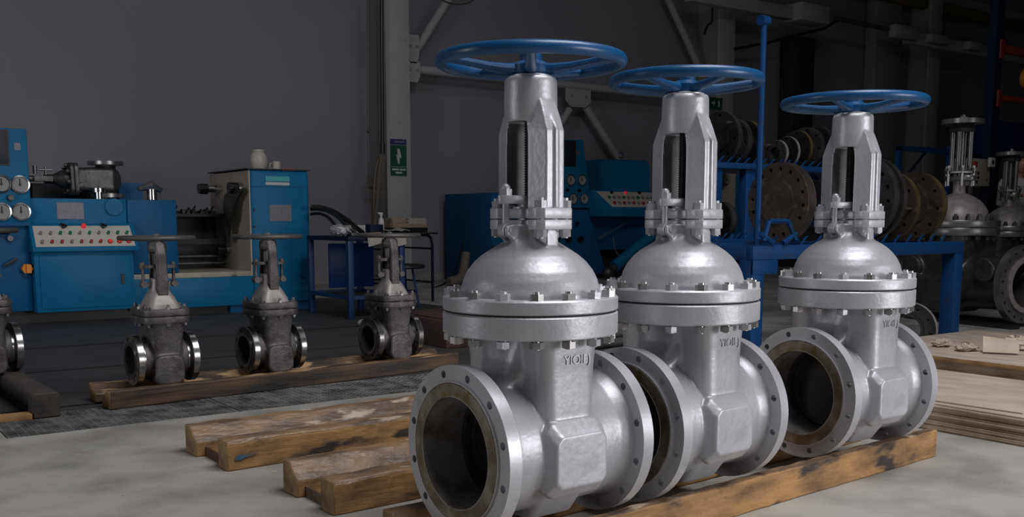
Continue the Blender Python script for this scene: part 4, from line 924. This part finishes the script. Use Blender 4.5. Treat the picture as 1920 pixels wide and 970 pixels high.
# rack B behind
RBX0, RBX1, RBY = 6.24, 8.3, 5.75
RB = thing('flange_rack', 'tall two shelf blue rack behind the second valve, carrying dark oily flanges', 'rack', (7.1, 6.0, 0))
def prb(b, name, m, **k): o = b.build(name, m, RB, **k); o.matrix_parent_inverse = Matrix.Translation(-RB.location); return o
for x in (RBX0, 6.66, RBX1-.1):
    for y in (RBY, RBY+.5): b = MB(); b.box(x, x+.12, y, y+.08, 0, 1.44); prb(b, 'post', 'rack_blue', bev=.004)
for z, h in ((1.44, .05), (.80, .05)):
    b = MB(); b.box(RBX0, RBX1, RBY-.03, RBY+.6, z, z+h) if z > 1 else b.box(RBX0, 6.78, RBY-.03, RBY+.6, z, z+h)
    sh = prb(b, 'shelf', 'rack_blue', bev=.004)
    comb(RBX0+.05, RBX1-.05 if z > 1 else 6.7, RBY, z+h, 18 if z > 1 else 5, .05, RB, 'shelf_tooth')
yb = 6.02
for x, r, th, m, ri, rim, lab, bl in (
    (6.28, .175, .06, 'flange_black', .08, 'cast_bright', 'small black flange with bright rim, leftmost on the upper shelf', 2),
    (6.62, .225, .07, 'flange_black', .0, 'flange_grey', 'largest black blind flange on the upper shelf beside the second yoke', 2),
    (6.78, .20, .06, 'flange_grey', .11, None, 'grey flange directly behind the largest black blind flange, upper shelf', 0),
    (6.95, .195, .06, 'flange_black', .1, 'flange_yellow', 'black flange with yellowish rim left of the tall blue post, upper shelf', 1),
    (7.38, .12, .05, 'flange_grey', .06, 'cast_bright', 'smallest shiny flange right of the tall blue post, upper shelf', 1),
    (7.52, .14, .05, 'flange_black', .07, 'cast_bright', 'small flange with bright rim, second right of the tall blue post', 1),
    (7.66, .17, .05, 'flange_black', .08, 'flange_yellow', 'flange with yellow varnished rim in the middle of the right upper row', 0),
    (7.80, .19, .05, 'flange_grey', .09, None, 'taller grey flange behind the yellow rimmed one, upper shelf', 0),
    (7.94, .20, .06, 'flange_black', .1, 'flange_grey', 'tallest dark flange of the right upper row', 0),
    (8.12, .16, .05, 'flange_black', .08, 'flange_grey', 'dark flange at the right end of the upper shelf', 0)):
    disc(x, yb, 1.495, r, th, m, lab, 8, ri, 0, rim, bolts=bl, rh=r*.07)
disc(6.46, yb, .855, .165, .09, 'flange_black', 'black flange on the lower shelf just right of the second yoke flange', 8, .07, 0, 'dark_bright', bolts=1, rh=.013)
disc(6.595, yb-.05, .855, .155, .08, 'flange_black', 'black flange on the lower shelf beside the rack post', 8, 0, 0, 'flange_grey', rh=.012)
# drawn boards under lower shelf
a = onY(1322, 455, 6.3)
b = MB(); b.box(6.37, 6.62, 5.8, 6.2, .70, .78); o = tag(b.build('wood_plank', 'tan_box'), 'short tan plank under the lower rack shelf beside the second yoke', 'plank')
b = MB(); b.box(6.25, 6.64, 5.78, 6.25, .67, .699); o = prb(b, 'under_tray', 'rack_blue')
# spray guns hanging on post
for k, pz in enumerate((360, 392)):
    p = onY(1419, pz, 5.735); b = MB(); b.rod(p+Vector((0, 0, -.03)), p+Vector((0, 0, .06)), .014, n=8); b.rod(p, p+Vector((.05, 0, .0)), .012, n=8); b.rod(p, p+Vector((0, .014, 0)), .01, n=8)
    tag(b.build('air_gun', 'chrome'), ('small bright air nozzle hanging higher on the rack post', 'small bright air nozzle hanging lower on the rack post')[k], 'nozzle')
# orange flange standing on the floor between the valves
disc(6.0, 4.15, 0.004, .235, .05, 'flange_rust', 'orange primed flange standing on the floor between second and third valve', 10, .15, R(10), name='steel_flange', group=None)
disc(6.65, 4.15, 0.004, .20, .06, 'flange_black', 'black flange with bright rim standing behind the right valve, near the blue leg', 10, .10, R(12), 'cast_bright', group=None)

# ------------------------------------------------------------------ large dark valves at right
def make_dark():
    t = thing('large_dark_valve', '', 'valve')
    zc = .385
    b = MB(); b.lathe([(.23, -.76), (.285, -.76), (.26, -.66), (.265, -.3), (.30, 0), (.27, .2), (.25, .40), (.275, .50), (.23, .50)], 'x', (0, 0, zc), 56, closed=True)
    b.loft([[(x, y, z) for x, y in rrect(hx, hy, .12, 7)] for z, hx, hy in ((.08, .18, .22), (.3, .26, .30), (.6, .27, .31), (.86, .29, .33))])
    for s in (-1, 1):
        for xx in (-.60, .24): b.rod((xx, s*.1, .54), (xx, s*.36, .52), .115, n=28)
        b.loft([[(x, s*yy, z) for x, z in rrect(.20, .17, .05, 5, 0, .27)] for yy in (.20, .39)])
    remesh(b.build('body', 'dark_cast', t), .013, 4)
    for s in (-1, 1):
        b = MB(); fo = .26 if s < 0 else 0; x0, x1 = sorted((s*(.47+fo), s*(.54+fo))); b.disc_ring(.372, .25, x0, x1, 20, .332, .014, .1, 3, 'x', (0, 0, zc)); fl = b.build('end_flange', 'dark_bright', t)
        b = MB(); b.lathe([(.22, s*(.3+fo)), (.26, s*(.5+fo)), (.27, s*(.56+fo)), (.22, s*(.56+fo))], 'x', (0, 0, zc), 56, closed=True); b.build('raised_face', 'cast_bright', fl)
        b = MB(); b.lathe([(.212, s*(.556+fo)), (.222, s*(.556+fo)), (.222, s*.19), (.212, s*.19)], 'x', (0, 0, zc), 48, closed=True); b.build('bore_liner', 'bore_dark', t)
    b = MB(); b.rod((-.19, 0, zc), (.19, 0, zc), .218, n=40); b.build('gate_disc', 'black', t)
    b = MB(); b.lathe([(.1, .84), (.395, .84), (.395, .915), (.1, .915)], 'z', n=72, closed=True); b.build('body_flange', 'dark_bright', t, ang=25, bev=.004)
    b = MB(); b.lathe([(.1, .92), (.395, .92), (.395, .99), (.1, .99)], 'z', n=72, closed=True); b.build('bonnet_flange', 'dark_bright', t, ang=25, bev=.004)
    for k in range(20):
        a = 2*PI*k/20; bolt_mb(.35*math.cos(a), .35*math.sin(a), .99, .84, .028, .04, .016, .02).build('bolt', 'dark_cast', t)
    b = MB(); b.lathe([(.29, .98)]+[(.29*math.sqrt(1-(h/.27)**2), .99+h) for h in (.05, .1, .15, .2, .24)]+[(.06, 1.26), (.055, 1.38), (.001, 1.38)], 'z', n=56); b.build('bonnet', 'cast_bright', t, ang=60)
    b = MB(); b.prism([(.17*math.cos(a), .10*math.sin(a)) for a in [2*PI*i/32 for i in range(32)]], 1.38, 1.43); b.prism([(.15*math.cos(a), .15*math.sin(a)) for a in [2*PI*i/8 for i in range(8)]], 1.45, 1.48); b.build('gland_flange', 'dark_bright', t, bev=.004)
    for k in range(6):
        a = PI/3*k+.3; b = MB(); b.rod((.135*math.cos(a), .135*math.sin(a), 1.33), (.135*math.cos(a), .135*math.sin(a), 1.53), .013, n=8); b.rod((.135*math.cos(a), .135*math.sin(a), 1.48), (.135*math.cos(a), .135*math.sin(a), 1.505), .024, n=6); b.build('gland_bolt', 'dark_bright', t)
    for a in (.4, .4+PI/2, .4+PI, .4+3*PI/2):
        b = MB(); b.rod((.085*math.cos(a), .085*math.sin(a), 1.48), (.085*math.cos(a), .085*math.sin(a), 1.88), .026, n=16); b.build('yoke_column', 'dark_bright', t)
    b = MB(); b.rod((0, 0, 1.38), (0, 0, 2.01), .03, n=16); b.build('stem', 'dark_bright', t)
    b = MB(); b.lathe([(.001, 1.86), (.11, 1.86), (.125, 1.89), (.10, 1.94), (.001, 1.94)], 'z', n=32); b.build('top_collar', 'dark_cast', t)
    b = MB(); b.disc_ring(.20, .04, 1.94, 1.985, 8, .16, .014, 0, 5, 'z'); b.rod((0, 0, 1.985), (0, 0, 2.005), .06); b.rod((0, 0, 2.005), (0, 0, 2.03), .025, n=6); b.build('mounting_disc', 'dark_bright', t, ang=25)
    b = MB()
    return t
dk = make_dark(); dk.location = (9.54, 5.48, .02); dk.rotation_euler.z = R(-99+180); tag(dk, 'large dark steel valve behind the blue rack leg, open flange facing right', 'valve', 'large dark valves at the right')
dk2 = copy_tree(dk); p = onD(1890, 400, 13.0); dk2.location = (p.x, p.y, .0); dk2.rotation_euler.z = R(60); dk2.scale = (.95, .95, .95); tag(dk2, 'further large dark valve cut by the right picture edge, before the person', 'valve', 'large dark valves at the right')
b = MB()
for u in (-1, 1): b.box(-.9, .6, u*.25-.06, u*.25+.06, 0, .03)
o = b.build('skid', 'black'); o.location = (9.54, 5.48, 0); o.rotation_euler.z = R(81); tag(o, 'low black skid under the large dark valve', 'skid')

# ------------------------------------------------------------------ jib post, hoist, control box, back frame, person
JY = 7.6
p0 = onY(1855, 300, JY); p1 = onY(1868, 300, JY)
JX = p0.x
t = thing('jib_crane', 'navy post with red swing arms at the right edge', 'crane', (JX, JY, 0))
b = MB(); b.box(0, p1.x-p0.x, 0, .12, 0, 5.5); b.build('post', 'navy', t)
for pya, pyb, z_ in ((76, 100, 0), (172, 192, 0)):
    za_, zb_ = onY(1868, pya, JY).z, onY(1868, pyb, JY).z
    b = MB(); b.box(.12, 2.2, .0, .10, zb_+.04, za_-.03); b.box(.10, .20, -.02, .12, zb_-.06, za_+.03); b.build('swing_arm', 'red_paint', t, bev=.006)
hp = onY(1912, 150, JY)
t = thing('chain_hoist', 'orange yellow chain hoist hanging at the right edge', 'hoist', (hp.x, JY-.22, hp.z))
b = MB(); b.rod((-.04, -.14, 0), (-.04, .14, 0), .14, n=28); b.box(-.04, .26, -.12, .12, -.14, .14); b.build('housing', 'hoist', t, bev=.02)
b = MB(); b.box(-.11, -.08, -.15, -.138, -.08, .08); b.build('housing_slot', 'black', t)
b = MB(); b.tube([(0, 0, .14), (-.02, 0, .24), (.03, 0, .32), (.08, 0, .36)], .02, 8); b.build('hanger', 'black', t)
b = MB()
for k in range(26): b.tube([(.03+(.012 if k % 2 else 0)*math.cos(a), (.0 if k % 2 else .012)*math.cos(a), -.16-.045*k+.03*math.sin(a)) for a in [2*PI*i/8 for i in range(8)]], .006, 5, closed=True)
b.build('chain', 'dark_cast', t)
b = MB(); b.tube([(.05, 0, -.15), (.04, 0, -.26), (-.0, 0, -.33), (.03, 0, -.40), (.09, 0, -.38)], [.035, .035, .03, .025, .012], 10); b.build('hook', 'hoist', t)
a = onY(1815, 296, 7.5); c = onY(1855, 350, 7.5)
t = thing('control_box', 'beige control box with red stop button beside the navy post', 'box', (a.x, 7.5, c.z))
b = MB(); b.box(0, c.x-a.x, 0, .2, 0, a.z-c.z); b.build('housing', 'beige', t, bev=.008)
b = MB(); b.rod((.17, -.03, (a.z-c.z)-.08), (.17, 0, (a.z-c.z)-.08), .04, n=20); b.build('stop_button', 'red_dim', t)
for i in range(3):
    for j in range(2): b = MB(); b.rod((.17+.10*j-.03*(i == 0), -.02, .06+.06*i), (.17+.10*j-.03*(i == 0), 0, .06+.06*i), .016, n=10); b.build('button', 'black', t)
b = MB(); b.box(.12, .16, .0, .04, -c.z, 0); b.build('stand', 'steel_grey', t)
a = onY(1858, 305, 7.4); b = MB(); b.box(a.x-.01, a.x+.12, 7.4, 7.44, a.z-.06, a.z+.07); t = tag(b.build('socket_box', 'label_white', bev=.004), 'small white socket box on the navy post', 'socket'); b = MB(); b.box(a.x+.03, a.x+.08, 7.395, 7.4, a.z-.02, a.z+.03); o = b.build('socket_face', 'black', t)
# blue back frame
t = thing('pipe_frame', 'blue square tube frame behind the right flanges', 'frame', (0, 0, 0))
fy = 8.2
pA, pB, pC = onY(1687, 274, fy), onY(1787, 275, fy), onY(1700, 322, fy)
b = MB(); b.box(pA.x, pA.x+.07, fy, fy+.07, 0, pA.z); b.build('post', 'rack_blue', t); b = MB(); b.box(pB.x-.06, pB.x, fy, fy+.06, 0, pB.z); b.build('post', 'rack_blue', t)
b = MB(); b.box(pA.x, pB.x, fy, fy+.06, pA.z-.06, pA.z+.01); b.build('top_rail', 'rack_blue', t)
b = MB(); b.rod(onY(1742, 277, fy+.03), onY(1700, 330, fy+.03), .02, n=8); b.build('brace', 'navy', t)

# person: body, clothes, one worker standing behind the further dark valve
p = onD(1899, 400, 14.2)
t = thing('person', 'person in a pale shirt, hands held forward, behind the dark valves at right', 'person', (p.x, p.y, 0), math.atan2(-p.y, -p.x)+PI/2+R(25), s=1.05)
def caps(b, pts, rs):
    b.tube(pts, rs, 14)
    for q, r in zip(pts, rs): b.sphere(q, r*.98, 10)
J = dict(hipL=(.09, 0, .95), hipR=(-.09, 0, .95), kL=(.11, -.03, .50), kR=(-.11, -.03, .50), aL=(.12, .02, .09), aR=(-.12, .02, .09))
b = MB()
caps(b, [(0, 0, .96), (0, -.01, 1.12), (0, -.05, 1.30), (0, -.09, 1.44)], [.145, .13, .15, .12]); caps(b, [(-.17, -.09, 1.46), (.17, -.09, 1.46)], [.065, .065])
caps(b, [(0, -.10, 1.48), (0, -.14, 1.60)], [.055, .052])
for s, h, k, a_ in ((1, 'hipL', 'kL', 'aL'), (-1, 'hipR', 'kR', 'aR')):
    caps(b, [J[h], J[k], J[a_]], [.088, .06, .043]); caps(b, [J[a_], (J[a_][0], -.15, .04)], [.045, .035])
    caps(b, [(s*.19, -.09, 1.45), (s*.25, -.16, 1.20), (s*.12, -.40, 1.28)], [.055, .042, .03])
    hx, hy, hz = s*.09, -.44, 1.29
    b.sphere((hx, hy, hz), .045, 12, .9, 1.1, .5)
    for f, (dx, ln) in enumerate(((-.03, .055), (-.01, .07), (.012, .068), (.032, .05))): b.tube([(hx+dx, hy-.03, hz), (hx+dx, hy-.03-ln*.6, hz+.004), (hx+dx, hy-.03-ln, hz-.018)], [.0095, .0088, .007], 8)
    b.tube([(hx-s*.035, hy+.01, hz), (hx-s*.062, hy-.025, hz), (hx-s*.06, hy-.05, hz-.008)], [.012, .010, .008], 8)
b.sphere((0, -.17, 1.70), .10, 18, .80, 1.0, 1.18)
b.tube([(0, -.262, 1.715), (0, -.285, 1.685), (0, -.262, 1.675)], [.010, .016, .012], 8)
for s in (-1, 1): b.sphere((s*.083, -.16, 1.70), .025, 10, .35, .8, 1.2)
remesh(b.build('body', 'skin', t), .0065, 2)
b = MB()
for s in (-1, 1): b.sphere((s*.032, -.254, 1.722), .010, 10)
b.build('eyes', 'white', t)
b = MB(); b.tube([(-.025, -.268, 1.645), (0, -.274, 1.643), (.025, -.268, 1.645)], .005, 6); b.build('mouth', 'red_dim', t)
b = MB(); b.sphere((0, -.155, 1.725), .108, 18, .82, 1.0, 1.08)
bmesh.ops.delete(b.bm, geom=[v for v in b.bm.verts if v.co.z < 1.70 or (v.co.y < -.215 and v.co.z < 1.765)], context='VERTS'); b.build('hair', 'hair', t, ang=60)
b = MB(); caps(b, [(0, 0, .93), (0, -.01, 1.12), (0, -.05, 1.30), (0, -.09, 1.42)], [.165, .15, .17, .14]); caps(b, [(-.17, -.09, 1.46), (.17, -.09, 1.46)], [.078, .078])
for s in (1, -1): caps(b, [(s*.19, -.09, 1.45), (s*.25, -.16, 1.20), (s*.16, -.33, 1.26)], [.068, .055, .045])
remesh(b.build('shirt', 'shirt', t), .011, 3)
b = MB(); caps(b, [(-.08, 0, .93), (.08, 0, .93)], [.10, .10])
for h, k, a_ in (('hipL', 'kL', 'aL'), ('hipR', 'kR', 'aR')): caps(b, [J[h], J[k], J[a_]], [.10, .078, .065])
remesh(b.build('trousers', 'trousers', t), .011, 3)
for s in (1, -1):
    b = MB(); b.loft([[(s*.12+x*k_, .06-.27*q, z) for x, z in ((-.045, 0), (.045, 0), (.04, hh), (-.04, hh))] for q, k_, hh in ((0, .8, .10), (.3, 1, .11), (.7, 1.05, .07), (1, .8, .045))]); b.build('shoe', 'black', t, bev=.01)

# ------------------------------------------------------------------ cardboard sheets and boards at right
rnd = random.Random(9)
NS = 16
for k in range(NS):
    h = .0082; z = k*h
    ox, oy = rnd.uniform(-.006, .010), rnd.uniform(-.012, .012)
    b = MB(); L = 1.55; W = 1.05; n = 14
    edge = [(ox+rnd.uniform(-.002, .002), oy+L*i/(n-1)) for i in range(n)]
    poly = edge[::-1] + [(W, oy), (W, oy+L)]
    poly = [(W, oy+L)] + edge[::-1] + [(W, oy)]
    b.prism(poly, 0, h*.80)
    o = b.build('cardboard_sheet', 'card_edge' if k < NS-1 else 'card_top', ang=30); o.location = (4.38, 2.10, z)
    o.rotation_euler.z = R(rnd.uniform(-.25, .25))
    if k < NS-1: tag(o, 'brown corrugated cardboard sheet in the flat stack right of the third valve', 'cardboard', 'corrugated sheets in the flat stack')
    else: tag(o, 'top cardboard sheet of the flat stack, creased and stained', 'cardboard', 'corrugated sheets in the flat stack')
for (x, y, w_, l_, z, m_, lab) in ((4.46, 2.2, .9, 1.2, .1315, 'card', 'loose thin cardboard sheet lying crooked on the flat stack'),):
    b = MB(); b.box(0, w_, 0, l_, 0, .005); o = b.build('cardboard_sheet', m_); o.location = (x, y, z); o.rotation_euler.z = R(3); tag(o, lab, 'cardboard')
b = MB(); b.box(0, 1.3, 0, 1.35, 0, .16); o = b.build('storage_crate', 'card_edge', bev=.004); o.location = (5.62, 2.5, 0); tag(o, 'low brown crate under the orange edged board at right', 'crate')
b = MB(); b.box(0, 1.6, 0, 1.5, 0, .028); o = b.build('plywood_board', 'board', bev=.002); o.location = (5.56, 2.42, .161)
o.data.materials.append(M['card_top'])
for pl in o.data.polygons:
    if pl.normal.z > .8: pl.material_index = 1
tag(o, 'wide board with orange edge covered in brown paper behind the cardboard stack', 'board')
def crumple(px, py, z, s, label, sd, name='crumpled_paper', m='card'):
    rn = random.Random(sd); b = MB(); b.sphere((0, 0, .35*s), s, 12, 1.5, 1, .45)
    for v in b.bm.verts: v.co += Vector((rn.uniform(-1, 1), rn.uniform(-1, 1), rn.uniform(-.3, .9)))*s*.28; v.co.z = max(v.co.z, 0)
    o = b.build(name, m, ang=3); q = onZ(px, py, z); o.location = (q.x, q.y, z); tag(o, label, 'paper')
crumple(1812, 658, .19, .055, 'small brown paper scrap in the middle of the paper covered board', 1)
crumple(1905, 655, .19, .09, 'dark crumpled paper at the right edge of the paper covered board', 5)
crumple(1765, 650, .19, .05, 'flattened brown paper at the left of the paper covered board', 6)
# leaning folded card
q = onZ(1876, 664, .19)
b = MB(); b.loft([[(x, -.11+.02*k, .0 if k == 0 else z) for x, z in ((-.10, .0), (.12, .0), (.13, .10), (-.02, .13), (-.09, .08))] for k in (0, 1)])
o = b.build('folded_card', 'card'); bpy.data.objects.remove(o)
b = MB(); rg = []; rn = random.Random(12)
for i in range(7):
    u = i/6; row = []
    for k in range(6):
        v_ = k/5; row.append((-.10+.20*u, -.03+.13*v_, .01+.085*math.sin(v_*1.9)*(1-.25*u)))
    rg.append(row + [(x, y+.002, z+.004) for x, y, z in row[::-1]])
b.loft(rg); o = b.build('folded_card', 'card', ang=50); o.location = (q.x, q.y, .19); o.rotation_euler.z = R(-60); tag(o, 'pale bent card curling up on the paper covered board', 'card')
q = onZ(1915, 838)
b = MB(); b.box(0, .16, -.25, 0, 0, .115); o = b.build('carton', 'card', bev=.012); o.location = (q.x+.02, 2.085, 0); tag(o, 'brown carton closing the right end of the cardboard stack, cut by the edge', 'carton')
